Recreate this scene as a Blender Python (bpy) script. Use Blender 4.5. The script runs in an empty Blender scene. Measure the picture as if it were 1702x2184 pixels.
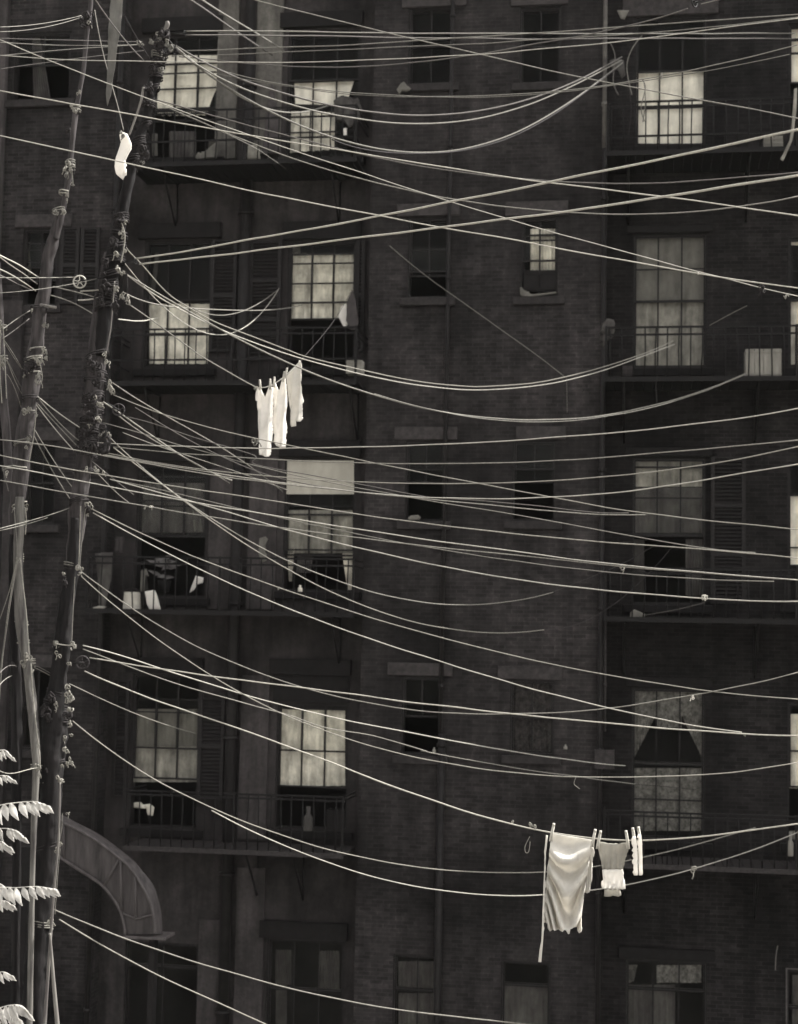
import bpy, bmesh, math, random
import numpy as np
from mathutils import Vector, Matrix, noise
random.seed(7)
scene = bpy.context.scene
COL = scene.collection
# ---------------------------------------------------------------- camera
PW, PH, FPX = 1702.0, 2184.0, 3410.0        # photograph measured on a 1702 x 2184 grid
CAMZ = 7.6
PITCH, YAW, ROLL = math.radians(4.967), math.radians(8.717), math.radians(-1.1255)
cp, sp, cy, sy, cr, sr = math.cos(PITCH), math.sin(PITCH), math.cos(YAW), math.sin(YAW), math.cos(ROLL), math.sin(ROLL)
RM = Matrix(((cy, -sy, 0), (sy, cy, 0), (0, 0, 1))) @ Matrix(((1, 0, 0), (0, cp, -sp), (0, sp, cp))) @ Matrix(((cr, 0, sr), (0, 1, 0), (-sr, 0, cr)))
cam_data = bpy.data.cameras.new('camera')
cam = bpy.data.objects.new('camera', cam_data)
COL.objects.link(cam)
right, fwd, up = RM @ Vector((1, 0, 0)), RM @ Vector((0, 1, 0)), RM @ Vector((0, 0, 1))
cam.matrix_world = Matrix(((right.x, up.x, -fwd.x, 0), (right.y, up.y, -fwd.y, 0), (right.z, up.z, -fwd.z, CAMZ), (0, 0, 0, 1)))
cam_data.sensor_fit = 'HORIZONTAL'
cam_data.sensor_width = 36
cam_data.lens = 36 * FPX / PW
cam_data.clip_end = 400
cam_data.dof.use_dof = True
cam_data.dof.focus_distance = 12.8
cam_data.dof.aperture_fstop = 2.6
scene.camera = cam
# ---------------------------------------------------------------- light
SUN_EL, SUN_AZ = math.radians(55), math.radians(30)      # azimuth: from +X (right) turned towards +Y (behind the houses)
world = bpy.data.worlds.new('World'); scene.world = world; world.use_nodes = True
wt = world.node_tree; wt.nodes.clear()
sky = wt.nodes.new('ShaderNodeTexSky'); sky.sky_type = 'NISHITA'; sky.sun_disc = False
sky.sun_elevation = SUN_EL; sky.sun_rotation = math.radians(90) - SUN_AZ
sky.dust_density = 4.0; sky.air_density = 1.5
bw = wt.nodes.new('ShaderNodeRGBToBW')                   # the photograph is monochrome, so the sky's light is too
bg = wt.nodes.new('ShaderNodeBackground'); bg.inputs['Strength'].default_value = 0.15
wo = wt.nodes.new('ShaderNodeOutputWorld')
wt.links.new(sky.outputs[0], bw.inputs[0]); wt.links.new(bw.outputs[0], bg.inputs[0]); wt.links.new(bg.outputs[0], wo.inputs[0])
sd = bpy.data.lights.new('sun', 'SUN'); sd.energy = 4.2; sd.angle = math.radians(0.5); sd.color = (1.0, 0.985, 0.94)
sun = bpy.data.objects.new('sun', sd); COL.objects.link(sun)
sdir = Vector((math.cos(SUN_EL) * math.cos(SUN_AZ), math.cos(SUN_EL) * math.sin(SUN_AZ), math.sin(SUN_EL)))
sun.rotation_euler = (-sdir).to_track_quat('-Z', 'Y').to_euler(); sun.location = (10, 0, 30)
scene.view_settings.view_transform = 'Standard'
scene.view_settings.look = 'None'
scene.view_settings.exposure = 2.0
scene.view_settings.gamma = 1.0

# ---------------------------------------------------------------- helpers
def at(x, y, Y):
    d = RM @ Vector((x - PW / 2, FPX, PH / 2 - y))
    t = Y / d.y
    return Vector((d.x * t, Y, d.z * t + CAMZ))
CROP = dict(a=(0, 0), b=(800, 0), c=(1594, 0), d=(0, 700), e=(800, 700), f=(1594, 700), g=(0, 1500), h=(800, 1500), i=(1594, 1500), j=(0, 2300), k=(800, 2300), l=(1594, 2300))
def pts(s):
    out = []
    for t in s.split():
        x, y = t[1:].split(',')
        o = CROP.get(t[0])
        if o: out.append(((o[0] + float(x) / 1.8911) / 1.4653, (o[1] + float(y) / 1.8911) / 1.4653))
        else: out.append((float(x), float(y)))
    return out
def tag(o, label=None, cat=None, group=None, kind=None):
    if label: o['label'] = label
    if cat: o['category'] = cat
    if group: o['group'] = group
    if kind: o['kind'] = kind
    return o
def empty(name, loc, label, cat, group=None):
    o = bpy.data.objects.new(name, None); COL.objects.link(o); o.location = loc; o.empty_display_size = 0.2
    return tag(o, label, cat, group)
class MB:
    def __init__(s): s.v = []; s.f = []; s.sm = []
    def add(s, vs, fs, smooth=False):
        n = len(s.v); s.v += [tuple(v) for v in vs]
        for f in fs: s.f.append(tuple(i + n for i in f)); s.sm.append(smooth)
    def box(s, x0, x1, y0, y1, z0, z1):
        if x0 > x1: x0, x1 = x1, x0
        if z0 > z1: z0, z1 = z1, z0
        if y0 > y1: y0, y1 = y1, y0
        s.add([(x0, y0, z0), (x1, y0, z0), (x1, y1, z0), (x0, y1, z0), (x0, y0, z1), (x1, y0, z1), (x1, y1, z1), (x0, y1, z1)],
              [(0, 3, 2, 1), (4, 5, 6, 7), (0, 1, 5, 4), (1, 2, 6, 5), (2, 3, 7, 6), (3, 0, 4, 7)])
    def tube(s, P, R, n=6, cap=True, jit=0.0):
        P = [Vector(p) for p in P]
        if not isinstance(R, (list, tuple)): R = [R] * len(P)
        rings = []; ref = None
        for i, p in enumerate(P):
            t = (P[min(i + 1, len(P) - 1)] - P[max(i - 1, 0)])
            if t.length < 1e-9: t = Vector((0, 0, 1))
            t.normalize()
            if ref is None: ref = Vector((0, 0, 1)) if abs(t.z) < 0.9 else Vector((0, 1, 0))
            u = t.cross(ref)
            if u.length < 1e-5: u = t.orthogonal()
            u.normalize(); w = t.cross(u).normalized(); ref = -w if False else ref
            ring = []
            for k in range(n):
                a = 2 * math.pi * k / n
                q = u * math.cos(a) + w * math.sin(a)
                r = R[i]
                if jit: r *= 1 + jit * noise.noise(Vector((p.x * 3 + q.x * 1.3, p.y + q.y * 1.3, p.z * 1.6))) + jit * .6 * noise.noise(Vector((q.x * 4, q.y * 4, p.z * 7))) + jit * .35 * noise.noise(Vector((q.x * 9, q.y * 9, p.z * 17)))
                ring.append(p + q * r)
            rings.append(ring)
        vs = [v for r in rings for v in r]; fs = []
        for i in range(len(P) - 1):
            for k in range(n):
                k2 = (k + 1) % n
                fs.append((i * n + k, i * n + k2, (i + 1) * n + k2, (i + 1) * n + k))
        if cap:
            fs.append(tuple(range(n))[::-1]); fs.append(tuple((len(P) - 1) * n + k for k in range(n)))
        s.add(vs, fs, True)
    def build(s, name, mat, parent=None, bevel=0):
        me = bpy.data.meshes.new(name); me.from_pydata(s.v, [], s.f); me.update()
        me.polygons.foreach_set('use_smooth', s.sm)
        me.materials.append(mat)
        o = bpy.data.objects.new(name, me); COL.objects.link(o)
        if parent:
            o.parent = parent
            if parent.type == 'EMPTY': o.matrix_parent_inverse = Matrix.Translation(-parent.location)
        if bevel:
            m = o.modifiers.new('bevel', 'BEVEL'); m.width = bevel; m.segments = 2
        return o

# ---------------------------------------------------------------- materials
def nt(name):
    m = bpy.data.materials.new(name); m.use_nodes = True
    t = m.node_tree; b = t.nodes['Principled BSDF']; b.inputs['Specular IOR Level'].default_value = .12
    return m, t, b
def W(v, warm=0.0):       # a tone of the warm monochrome print
    if v < .075: return (v, v * .88, v * .865, 1)
    return (v, v * (1 - 0.06 * warm - .025), v * (1 - 0.30 * warm - .02), 1)
def ramp(t, fac, stops):
    r = t.nodes.new('ShaderNodeValToRGB'); e = r.color_ramp.elements
    while len(e) < len(stops): e.new(0.5)
    for el, (p, c) in zip(e, stops): el.position = p; el.color = c
    t.links.new(fac, r.inputs[0]); return r.outputs[0]
def noisen(t, vec, scale, detail=6, rough=.6, dist=0):
    n = t.nodes.new('ShaderNodeTexNoise'); n.inputs['Scale'].default_value = scale; n.inputs['Detail'].default_value = detail
    n.inputs['Roughness'].default_value = rough; n.inputs['Distortion'].default_value = dist
    t.links.new(vec, n.inputs['Vector']); return n.outputs['Fac']
def mapping(t, scale=(1, 1, 1)):
    g = t.nodes.new('ShaderNodeNewGeometry'); mp = t.nodes.new('ShaderNodeMapping'); mp.inputs['Scale'].default_value = scale
    t.links.new(g.outputs['Position'], mp.inputs['Vector']); return mp.outputs[0]
def mul(t, a, b, mode='MULTIPLY', fac=1.0):
    m = t.nodes.new('ShaderNodeMix'); m.data_type = 'RGBA'; m.blend_type = mode; m.inputs[0].default_value = fac
    t.links.new(a, m.inputs[6]); t.links.new(b, m.inputs[7]); return m.outputs[2]
def bump(t, b, h, strength=.4, dist=.01):
    n = t.nodes.new('ShaderNodeBump'); n.inputs['Strength'].default_value = strength; n.inputs['Distance'].default_value = dist
    t.links.new(h, n.inputs['Height']); t.links.new(n.outputs[0], b.inputs['Normal'])
def mat_plain(name, lo, hi=None, warm=0.0, scale=6, rough=.8, stretch=(1, 1, 1), bs=.3):
    m, t, b = nt(name); hi = hi or lo * 1.5
    v = mapping(t, stretch); n = noisen(t, v, scale)
    t.links.new(ramp(t, n, [(.3, W(lo, warm)), (.7, W(hi, warm))]), b.inputs['Base Color'])
    b.inputs['Roughness'].default_value = rough
    bump(t, b, n, bs, .01)
    return m
def mat_brick(name, c1, c2, mortar, stain_lo=.4, stain_hi=1.9):
    m, t, b = nt(name)
    g = t.nodes.new('ShaderNodeNewGeometry'); sx = t.nodes.new('ShaderNodeSeparateXYZ'); cx = t.nodes.new('ShaderNodeCombineXYZ')
    t.links.new(g.outputs['Position'], sx.inputs[0]); 
    ad = t.nodes.new('ShaderNodeMath'); ad.operation = 'ADD'
    t.links.new(sx.outputs[0], ad.inputs[0]); t.links.new(sx.outputs[1], ad.inputs[1])
    t.links.new(ad.outputs[0], cx.inputs[0]); t.links.new(sx.outputs[2], cx.inputs[1])
    # slightly uneven coursing
    wob = noisen(t, cx.outputs[0], 1.7, 3)
    vm = t.nodes.new('ShaderNodeVectorMath'); vm.operation = 'MULTIPLY_ADD'; vm.inputs[1].default_value = (.02, .02, 0)
    t.links.new(wob, vm.inputs[0]); t.links.new(cx.outputs[0], vm.inputs[2])
    br = t.nodes.new('ShaderNodeTexBrick'); t.links.new(vm.outputs[0], br.inputs['Vector'])
    br.inputs['Scale'].default_value = 1.0; br.inputs['Brick Width'].default_value = .17; br.inputs['Row Height'].default_value = .054
    br.inputs['Mortar Size'].default_value = .0055; br.inputs['Mortar Smooth'].default_value = .6; br.inputs['Bias'].default_value = -.1
    br.inputs['Color1'].default_value = W(c1, .3); br.inputs['Color2'].default_value = W(c2, .3); br.inputs['Mortar'].default_value = W(mortar, .3)
    big = noisen(t, cx.outputs[0], .55, 8, .62)
    sm = noisen(t, cx.outputs[0], 9, 5, .7)
    mp = t.nodes.new('ShaderNodeMapping'); mp.inputs['Scale'].default_value = (2.2, .25, 1); t.links.new(cx.outputs[0], mp.inputs[0])
    streak = noisen(t, mp.outputs[0], 1.6, 6, .6)
    col = mul(t, br.outputs['Color'], ramp(t, big, [(.33, (stain_lo,) * 3 + (1,)), (.68, (stain_hi,) * 3 + (1,))]))
    col = mul(t, col, ramp(t, streak, [(.3, (.55, .55, .55, 1)), (.72, (1.35, 1.35, 1.35, 1))]))
    col = mul(t, col, ramp(t, sm, [(.25, (.6, .6, .6, 1)), (.55, (1, 1, 1, 1)), (.78, (1.9, 1.9, 1.9, 1))]))
    t.links.new(col, b.inputs['Base Color']); b.inputs['Roughness'].default_value = .9
    bump(t, b, br.outputs['Fac'], -.5, .006)
    return m
def mat_cloth(name, v, warm=.5, trans=.35, lace=0, scale=9, streak=True, contrast=.2):
    m, t, b = nt(name)
    vec = mapping(t, (1, 1, .25) if streak else (1, 1, 1)); n = noisen(t, vec, scale, 5)
    n2 = noisen(t, mapping(t), 4.5, 5, .65)
    c = ramp(t, n, [(.3, W(v * (1 - contrast), warm)), (.7, W(min(v * (1 + contrast * .5), .95), warm))])
    c = mul(t, c, ramp(t, n2, [(.3, (1 - contrast,) * 3 + (1,)), (.65, (1, 1, 1, 1))]))
    if lace:
        l = noisen(t, mapping(t), 17, 6, .75)
        c = mul(t, c, ramp(t, l, [(.35, (.3, .3, .3, 1)), (.7, (1.3, 1.3, 1.3, 1))]))
    t.links.new(c, b.inputs['Base Color']); b.inputs['Roughness'].default_value = .9
    tr = t.nodes.new('ShaderNodeBsdfTranslucent'); t.links.new(c, tr.inputs[0])
    mx = t.nodes.new('ShaderNodeMixShader'); mx.inputs[0].default_value = trans
    out = t.nodes['Material Output']
    t.links.new(b.outputs[0], mx.inputs[1]); t.links.new(tr.outputs[0], mx.inputs[2]); t.links.new(mx.outputs[0], out.inputs[0])
    return m
def mat_glass():
    m, t, b = nt('window_glass')
    out = t.nodes['Material Output']
    tp = t.nodes.new('ShaderNodeBsdfTransparent'); tp.inputs[0].default_value = (.98, .98, .97, 1)
    gl = t.nodes.new('ShaderNodeBsdfGlossy'); gl.inputs['Roughness'].default_value = .06
    fr = t.nodes.new('ShaderNodeFresnel'); fr.inputs[0].default_value = 1.12
    m1 = t.nodes.new('ShaderNodeMixShader'); t.links.new(fr.outputs[0], m1.inputs[0]); t.links.new(tp.outputs[0], m1.inputs[1]); t.links.new(gl.outputs[0], m1.inputs[2])
    b.inputs['Base Color'].default_value = W(.3, .4); b.inputs['Roughness'].default_value = .9
    m2 = t.nodes.new('ShaderNodeMixShader')
    n = noisen(t, mapping(t), 5, 6, .7)
    r = ramp(t, n, [(.4, (.001,) * 3 + (1,)), (.75, (.018,) * 3 + (1,))])
    t.links.new(r, m2.inputs[0]); t.links.new(m1.outputs[0], m2.inputs[1]); t.links.new(b.outputs[0], m2.inputs[2])
    t.links.new(m2.outputs[0], out.inputs[0])
    nz = noisen(t, mapping(t), 2.5, 2)
    bp = t.nodes.new('ShaderNodeBump'); bp.inputs['Strength'].default_value = .1; bp.inputs['Distance'].default_value = .02
    t.links.new(nz, bp.inputs['Height']); t.links.new(bp.outputs[0], gl.inputs['Normal'])
    return m
M = {}
M['brick'] = mat_brick('dark_brick', .011, .019, .023)
M['brick_left'] = mat_brick('sooty_brick', .009, .019, .024)
M['brick_right'] = mat_brick('darkest_brick', .006, .013, .018, .5, 1.6)
def mat_plaster(name, lo, hi, warm=.35):
    m, t, b = nt(name)
    v = mapping(t); n = noisen(t, v, 1.1, 8, .65); s = noisen(t, mapping(t, (3, 3, .35)), 2.2, 6, .65); f = noisen(t, v, 16, 5, .7)
    c = ramp(t, n, [(.32, W(lo, warm)), (.68, W(hi, warm))])
    c = mul(t, c, ramp(t, s, [(.3, (.6, .6, .6, 1)), (.7, (1.35, 1.35, 1.35, 1))]))
    c = mul(t, c, ramp(t, f, [(.3, (.75, .75, .75, 1)), (.7, (1.2, 1.2, 1.2, 1))]))
    t.links.new(c, b.inputs['Base Color']); b.inputs['Roughness'].default_value = .95
    bump(t, b, f, .4, .01); return m
M['plaster'] = mat_plaster('stained_plaster', .012, .036)
M['plaster_pale'] = mat_plaster('pale_plaster', .09, .19, .5)
M['lintel'] = mat_plain('brownstone', .018, .04, .35, 14)
M['lintel_dark'] = mat_plain('sooty_brownstone', .005, .010, .2, 10)
M['frame'] = mat_plain('painted_frame', .008, .018, .2, 20, .6)
M['frame_pale'] = mat_plain('worn_pale_frame', .05, .09, .4, 20, .6)
M['shutter'] = mat_plain('shutter_paint', .007, .017, .2, 12, .6, (1, 1, 4))
M['iron'] = mat_plain('rusted_iron', .004, .009, .2, 30, .6)
M['iron_pale'] = mat_plain('weathered_iron', .014, .034, .3, 20, .7)
M['pipe'] = mat_plain('drain_iron', .007, .014, .2, 8, .6)
M['pipe_pale'] = mat_plain('zinc_pipe', .045, .10, .5, 8, .6)
M['dark'] = mat_plain('unlit_room', .012, .022, .1, 2)
M['glass'] = mat_glass()
M['cur_white'] = mat_cloth('white_window_shade', .78, .55, .05, contrast=.26)
M['cur_mid'] = mat_cloth('cream_curtain', .84, .6, .12, contrast=.5)
M['cur_dim'] = mat_cloth('grey_curtain', .14, .5, .15, contrast=.3)
M['cur_dark'] = mat_cloth('dusky_curtain', .075, .4, .15, contrast=.4)
M['lace'] = mat_cloth('lace_curtain', .17, .4, .15, lace=1, streak=False)
M['cur_half'] = mat_cloth('dull_curtain', .30, .55, .15, contrast=.5)
M['peg'] = mat_plain('bleached_peg', .3, .42, .5, 20)
M['rope_bright'] = mat_plain('new_rope', .22, .34, .55, 60, .9)
M['lace_dim'] = mat_cloth('dim_lace', .045, .4, .15, lace=1, streak=False)
M['cur_shade'] = mat_cloth('buff_roller_shade', .36, .6, .05, contrast=.12)
M['laundry'] = mat_cloth('white_cotton', .82, .3, .45, contrast=.14, scale=5, streak=False)
M['laundry_grey'] = mat_cloth('sheer_grey_cotton', .42, .5, .5, contrast=.2)
M['linen'] = mat_cloth('cream_linen', .62, .38, .4, contrast=.1, streak=False)
M['rope'] = mat_plain('cotton_rope', .13, .21, .55, 60, .9)
M['rope_b'] = mat_plain('washed_rope', .20, .31, .5, 60, .9)
M['rope_c'] = mat_plain('sooty_rope', .10, .18, .5, 60, .9)
M['rope_grey_b'] = mat_plain('old_rope', .06, .10, .5, 60, .9)
M['rope_grey_c'] = mat_plain('bleached_old_rope', .10, .17, .5, 60, .9)
M['rope_grey'] = mat_plain('weathered_rope', .085, .14, .5, 60, .9)
M['rope_dark'] = mat_plain('tarred_and_shaded_rope', .012, .03, .3, 60, .9)  # tarred lashings, and clothesline parts whose shade is put into the colour
M['pole'] = mat_plain('weathered_log', .010, .06, .35, 22, .85, (1, 1, .12), .9)
M['pole_dark'] = mat_plain('blackened_log', .002, .014, .3, 22, .85, (1, 1, .12), .9)
M['stick'] = mat_plain('peeled_stick', .07, .15, .5, 20, .8, (1, 1, .2))
M['leaf'] = mat_cloth('leaf', .66, .3, .5, contrast=.4, scale=14, streak=False)
M['wood_pale'] = mat_plain('pale_board', .12, .22, .5, 10, .85, (1, 1, .3))
M['tin'] = mat_plain('sheet_metal', .018, .058, .35, 7, .6, (2, 2, .3))
M['enamel'] = mat_plain('pale_enamel', .28, .42, .5, 8, .4)
M['leaf_dark'] = mat_plain('shaded_leaf', .06, .12, .2, 10)
M['pole_trunk'] = mat_plain('bare_trunk', .03, .13, .45, 22, .85, (1, 1, .12), .8)
M['ground'] = mat_plain('yard_ground', .12, .2, .3, 1.2)
M['skin_dark'] = mat_plain('dark_cloth', .03, .06, .2, 9)

# ---------------------------------------------------------------- setting
GZ = 0.0
g = MB(); g.add([(-120, -100, GZ), (120, -100, GZ), (120, 120, GZ), (-120, 120, GZ)], [(0, 1, 2, 3)])
tag(g.build('ground', M['ground']), 'paved yard between the tenements', None, None, 'structure')

YF, YR = 22.0, 22.35                          # face of the brick walls, face of the recessed bays
ROOF = CAMZ + 11.3
def XA(x, y, Y=YF): return at(x, y, Y).x
XL0 = XA(244, 650); XL1 = XA(781, 900); XR0 = XA(1279, 1100)
holes = {'left': [], 'bay': [], 'mid': [], 'right': []}

def rect(x0, y0, x1, y1, Y):
    xm, ym = (x0 + x1) / 2, (y0 + y1) / 2
    return at(x0, ym, Y).x, at(x1, ym, Y).x, at(xm, y1, Y).z, at(xm, y0, Y).z     # X0, X1, Z0, Z1
def cloth_quad(mb, q, Y, amp=.012, folds=7, nx=28, nz=14):
    """bilinear cloth from four grid points (tl, tr, br, bl) with upright folds"""
    tl, tr, br, bl = [at(x, y, Y) for x, y in q]
    vs = []; ph = random.random() * 6
    for j in range(nz + 1):
        for i in range(nx + 1):
            u, v = i / nx, j / nz
            p = (tl * (1 - u) + tr * u) * (1 - v) + (bl * (1 - u) + br * u) * v
            p.y += amp * math.sin(u * folds * 6.283 + ph + .6 * math.sin(v * 3)) * (.5 + .5 * v) + amp * noise.noise(p * 4)
            vs.append(p)
    mb.add(vs, [(j * (nx + 1) + i, j * (nx + 1) + i + 1, (j + 1) * (nx + 1) + i + 1, (j + 1) * (nx + 1) + i) for j in range(nz) for i in range(nx)], True)

def window(parent, bay, r, mid, cols=3, ur=2, lr=2, open_to=None, curtains=(), sill=True, frame='frame', muntin='frame', head=0, label=None, shade=None):
    """r: opening, mid: meeting rail, open_to: bottom of a raised lower sash (same grid)"""
    Y = YR if bay in ('bay', 'right') else YF
    X0, X1, Z0, Z1 = rect(*r, Y)
    holes[bay].append((X0, X1, Z0, Z1))
    xm = (r[0] + r[2]) / 2
    zm = at(xm, mid, Y + .085).z
    f = MB(); fw = .022
    f.box(X0 - .001, X0 + fw, Y + .025, Y + .22, Z0, Z1); f.box(X1 - fw, X1 + .001, Y + .025, Y + .22, Z0, Z1)
    f.box(X0 + fw, X1 - fw, Y + .027, Y + .218, Z1 - fw, Z1 + .001); f.box(X0 + fw, X1 - fw, Y + .027, Y + .24, Z0 - .001, Z0 + .035)
    w = f.build('window', M[frame], parent)
    if label: w['label'] = label
    a0, a1 = X0 + fw, X1 - fw
    g = MB()
    def sash(zb, zt, y, rows, nm):
        s = MB(); sw = .024
        s.box(a0 + .002, a0 + sw, y, y + .035, zb, zt); s.box(a1 - sw, a1 - .002, y, y + .035, zb, zt)
        s.box(a0 + sw, a1 - sw, y + .001, y + .034, zb, zb + sw); s.box(a0 + sw, a1 - sw, y + .001, y + .034, zt - sw, zt)
        for i in range(1, cols):
            x = a0 + (a1 - a0) * i / cols
            s.box(x - .011, x + .011, y + .004, y + .03, zb + sw, zt - sw)
        for j in range(1, rows):
            z = zb + (zt - zb) * j / rows
            s.box(a0 + sw, a1 - sw, y + .006, y + .028, z - .010, z + .010)
        s.build('sash', M[muntin], w)
        g.add([(a0 + sw, y + .017, zb + sw), (a1 - sw, y + .017, zb + sw), (a1 - sw, y + .017, zt - sw), (a0 + sw, y + .017, zt - sw)], [(0, 1, 2, 3)])
    sash(zm - .02, Z1 - fw - .002, Y + .045, ur, 'upper')
    if open_to is None: sash(Z0 + .037, zm + .02, Y + .085, lr, 'lower')
    else:
        zb = at(xm, open_to, Y + .085).z; sash(zb, zb + (zm - Z0), Y + .085, lr, 'lower')
    g.build('glass', M['glass'], w)
    for c in curtains:
        q, m = c[0], c[1]; nm = c[2] if len(c) > 2 else 'curtain'
        amp = .004 if nm == 'shade' else .02
        mb = MB()
        if len(q) == 4 and not isinstance(q[0], tuple): q = [(q[0], q[1]), (q[2], q[1]), (q[2], q[3]), (q[0], q[3])]
        cloth_quad(mb, q, Y + (c[3] if len(c) > 3 else .145 + random.random() * .006), amp)
        mb.build(nm, M[m], w)
    if sill:
        s = MB(); s.box(X0 - .1, X1 + .1, Y - .07, Y + .024, Z0 - .11, Z0 - .003); s.build('sill', M['lintel_dark' if bay in ('bay', 'right') else 'lintel_sill'], w, .008)
    return w
M['lintel_sill'] = mat_plain('sooty_sill', .012, .026, .3, 12)

left_house = empty('tenement', (XA(400, 1000), YF, 0), 'sooty brick and plaster tenement on the left, with fire escapes and shutters', 'building', 'tenements across the yard')
mid_house = empty('tenement', (XA(1000, 1000), YF, 0), 'plain dark brick tenement in the middle with narrow windows under pale lintels', 'building', 'tenements across the yard')
right_house = empty('tenement', (XA(1500, 1000), YF, 0), 'darkest brick tenement on the right, with wide curtained windows over fire escapes', 'building', 'tenements across the yard')
H = dict(left=left_house, bay=left_house, mid=mid_house, right=right_house)
def win(bay, *a, **k): return window(H[bay], bay, *a, **k)

# column at the far left
win('left', (26, 68, 150, 214), 140, 2, 1, 1, open_to=110, curtains=[([(68, 75), (84, 75), (108, 213), (70, 213)], 'cur_dark')])
win('left', (47, 487, 121, 652), 570, 2, 2, 2, open_to=600, curtains=[([(49, 505), (60, 505), (66, 585), (49, 592)], 'cur_dim')])
win('left', (55, 941, 118, 1120), 1030, 2, 1, 1)
win('left', (42, 1425, 112, 1600), 1510, 2, 1, 1)
# plastered bay, left column
win('bay', (318, 72, 470, 338), 232, 3, 2, 2, open_to=243, curtains=[((336, 118, 464, 183), 'cur_white', 'shade'), ([(336, 183), (464, 183), (440, 246), (336, 246)], 'cur_white'), ((322, 285, 336, 332), 'cur_dim'), ((360, 280, 418, 336), 'cur_dark'), ([(446, 300), (464, 300), (464, 336), (442, 336)], 'cur_dim')])
win('bay', (305, 512, 450, 787), 640, 3, 1, 2, curtains=[((318, 648, 448, 776), 'cur_mid'), ([(332, 540), (340, 540), (328, 650), (316, 650)], 'cur_dark')])
win('bay', (290, 988, 440, 1275), 1142, 3, 2, 2, open_to=1146, curtains=[((296, 1030, 436, 1136), 'cur_dark'), ([(412, 1110), (428, 1105), (432, 1134), (414, 1134)], 'cur_dim'), ([(300, 1215), (312, 1212), (316, 1262), (298, 1262)], 'cur_dark')])
win('bay', (278, 1438, 424, 1768), 1594, 3, 2, 1, open_to=1662, muntin='frame', curtains=[((285, 1512, 422, 1592), 'cur_dim'), ((285, 1592, 422, 1668), 'cur_half')])
# plastered bay, right column
win('bay', (612, 66, 768, 338), 172, 3, 1, 3, curtains=[([(628, 178), (755, 173), (738, 224), (630, 222)], 'cur_white', 'shade'), ([(612, 236), (714, 240), (716, 318), (606, 326)], 'cur_mid')])
win('bay', (612, 514, 758, 786), 645, 3, 3, 1, open_to=682, curtains=[((618, 540, 754, 680), 'cur_mid'), ((618, 518, 640, 545), 'cur_dim')])
win('bay', (605, 978, 758, 1262), 1172, 3, 2, 1, open_to=1186, curtains=[((610, 981, 755, 1054), 'cur_shade', 'shade', .033), ((612, 1088, 752, 1180), 'cur_half', 'curtain'), ([(612, 1170), (628, 1170), (622, 1240), (617, 1240)], 'cur_mid'), ([(730, 1180), (752, 1180), (756, 1262), (742, 1262)], 'cur_mid'), ([(634, 1186), (668, 1186), (662, 1222), (630, 1222)], 'cur_dark')])
win('bay', (588, 1500, 742, 1772), 1600, 3, 1, 1, open_to=1680, curtains=[((594, 1512, 736, 1676), 'cur_mid')])
win('bay', (566, 2004, 732, 2300), 2110, 3, 1, 1, curtains=[((588, 2026, 622, 2100), 'cur_dark'), ((680, 2028, 724, 2110), 'cur_dark'), ((588, 2100, 612, 2240), 'cur_dark')])
# narrow windows in the brick wall
win('mid', (871, 14, 965, 180), 100, 2, 1, 1, head=1)
win('mid', (1108, 14, 1197, 178), 100, 2, 1, 1)
win('mid', (870, 462, 957, 636), 579, 2, 1, 1, open_to=590)
win('mid', (1111, 462, 1190, 634), 556, 2, 2, 1, open_to=580, curtains=[((1131, 488, 1188, 576), 'cur_mid')])
win('mid', (864, 940, 948, 1112), 1000, 2, 1, 1, open_to=1030)
win('mid', (1092, 940, 1184, 1112), 1000, 2, 1, 1, open_to=1030)
win('mid', (856, 1443, 940, 1612), 1500, 2, 1, 1, open_to=1530)
win('mid', (1087, 1451, 1182, 1612), 1530, 2, 1, 1, curtains=[((1092, 1455, 1180, 1605), 'lace_dim')])
win('mid', (836, 2036, 940, 2300), 2110, 2, 1, 1, curtains=[((850, 2050, 925, 2110), 'cur_dark'), ((850, 2118, 925, 2290), 'cur_dark')])
win('mid', (1067, 2050, 1174, 2300), 2100, 1, 1, 1, curtains=[((1076, 2100, 1168, 2290), 'cur_dark')])
# right column
win('right', (1355, 34, 1508, 312), 152, 3, 1, 2, open_to=None, curtains=[((1358, 153, 1505, 306), 'cur_white', 'shade')])
win('right', (1350, 498, 1508, 786), 643, 3, 2, 1, curtains=[((1354, 503, 1503, 642), 'cur_dim', 'shade'), ((1354, 642, 1503, 780), 'cur_half')])
win('right', (1348, 976, 1505, 1290), 1142, 3, 2, 1, open_to=1142, curtains=[((1352, 979, 1500, 1038), 'cur_half', 'shade'), ((1352, 1040, 1500, 1136), 'cur_dark'), ([(1352, 1150), (1374, 1150), (1374, 1268), (1352, 1268)], 'cur_dark'), ([(1462, 1150), (1500, 1150), (1504, 1270), (1462, 1270)], 'cur_dark')])
win('right', (1346, 1468, 1504, 1795), 1628, 3, 1, 2, curtains=[((1350, 1474, 1500, 1528), 'lace'), ([(1350, 1528), (1398, 1528), (1392, 1540), (1352, 1618)], 'lace'), ([(1456, 1528), (1500, 1528), (1500, 1622), (1460, 1540)], 'lace'), ((1400, 1526, 1454, 1552), 'lace'), ((1350, 1638, 1500, 1772), 'lace')])
win('right', (1333, 2048, 1508, 2310), 2110, 3, 1, 1, curtains=[([(1340, 2058), (1360, 2058), (1352, 2092), (1336, 2100)], 'lace'), ((1400, 2058, 1496, 2096), 'lace'), ((1340, 2100, 1440, 2240), 'cur_dark')])
win('right', (1682, 48, 1830, 300), 112, 3, 2, 2, open_to=176, curtains=[((1686, 50, 1826, 176), 'cur_white', 'shade')])
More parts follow.
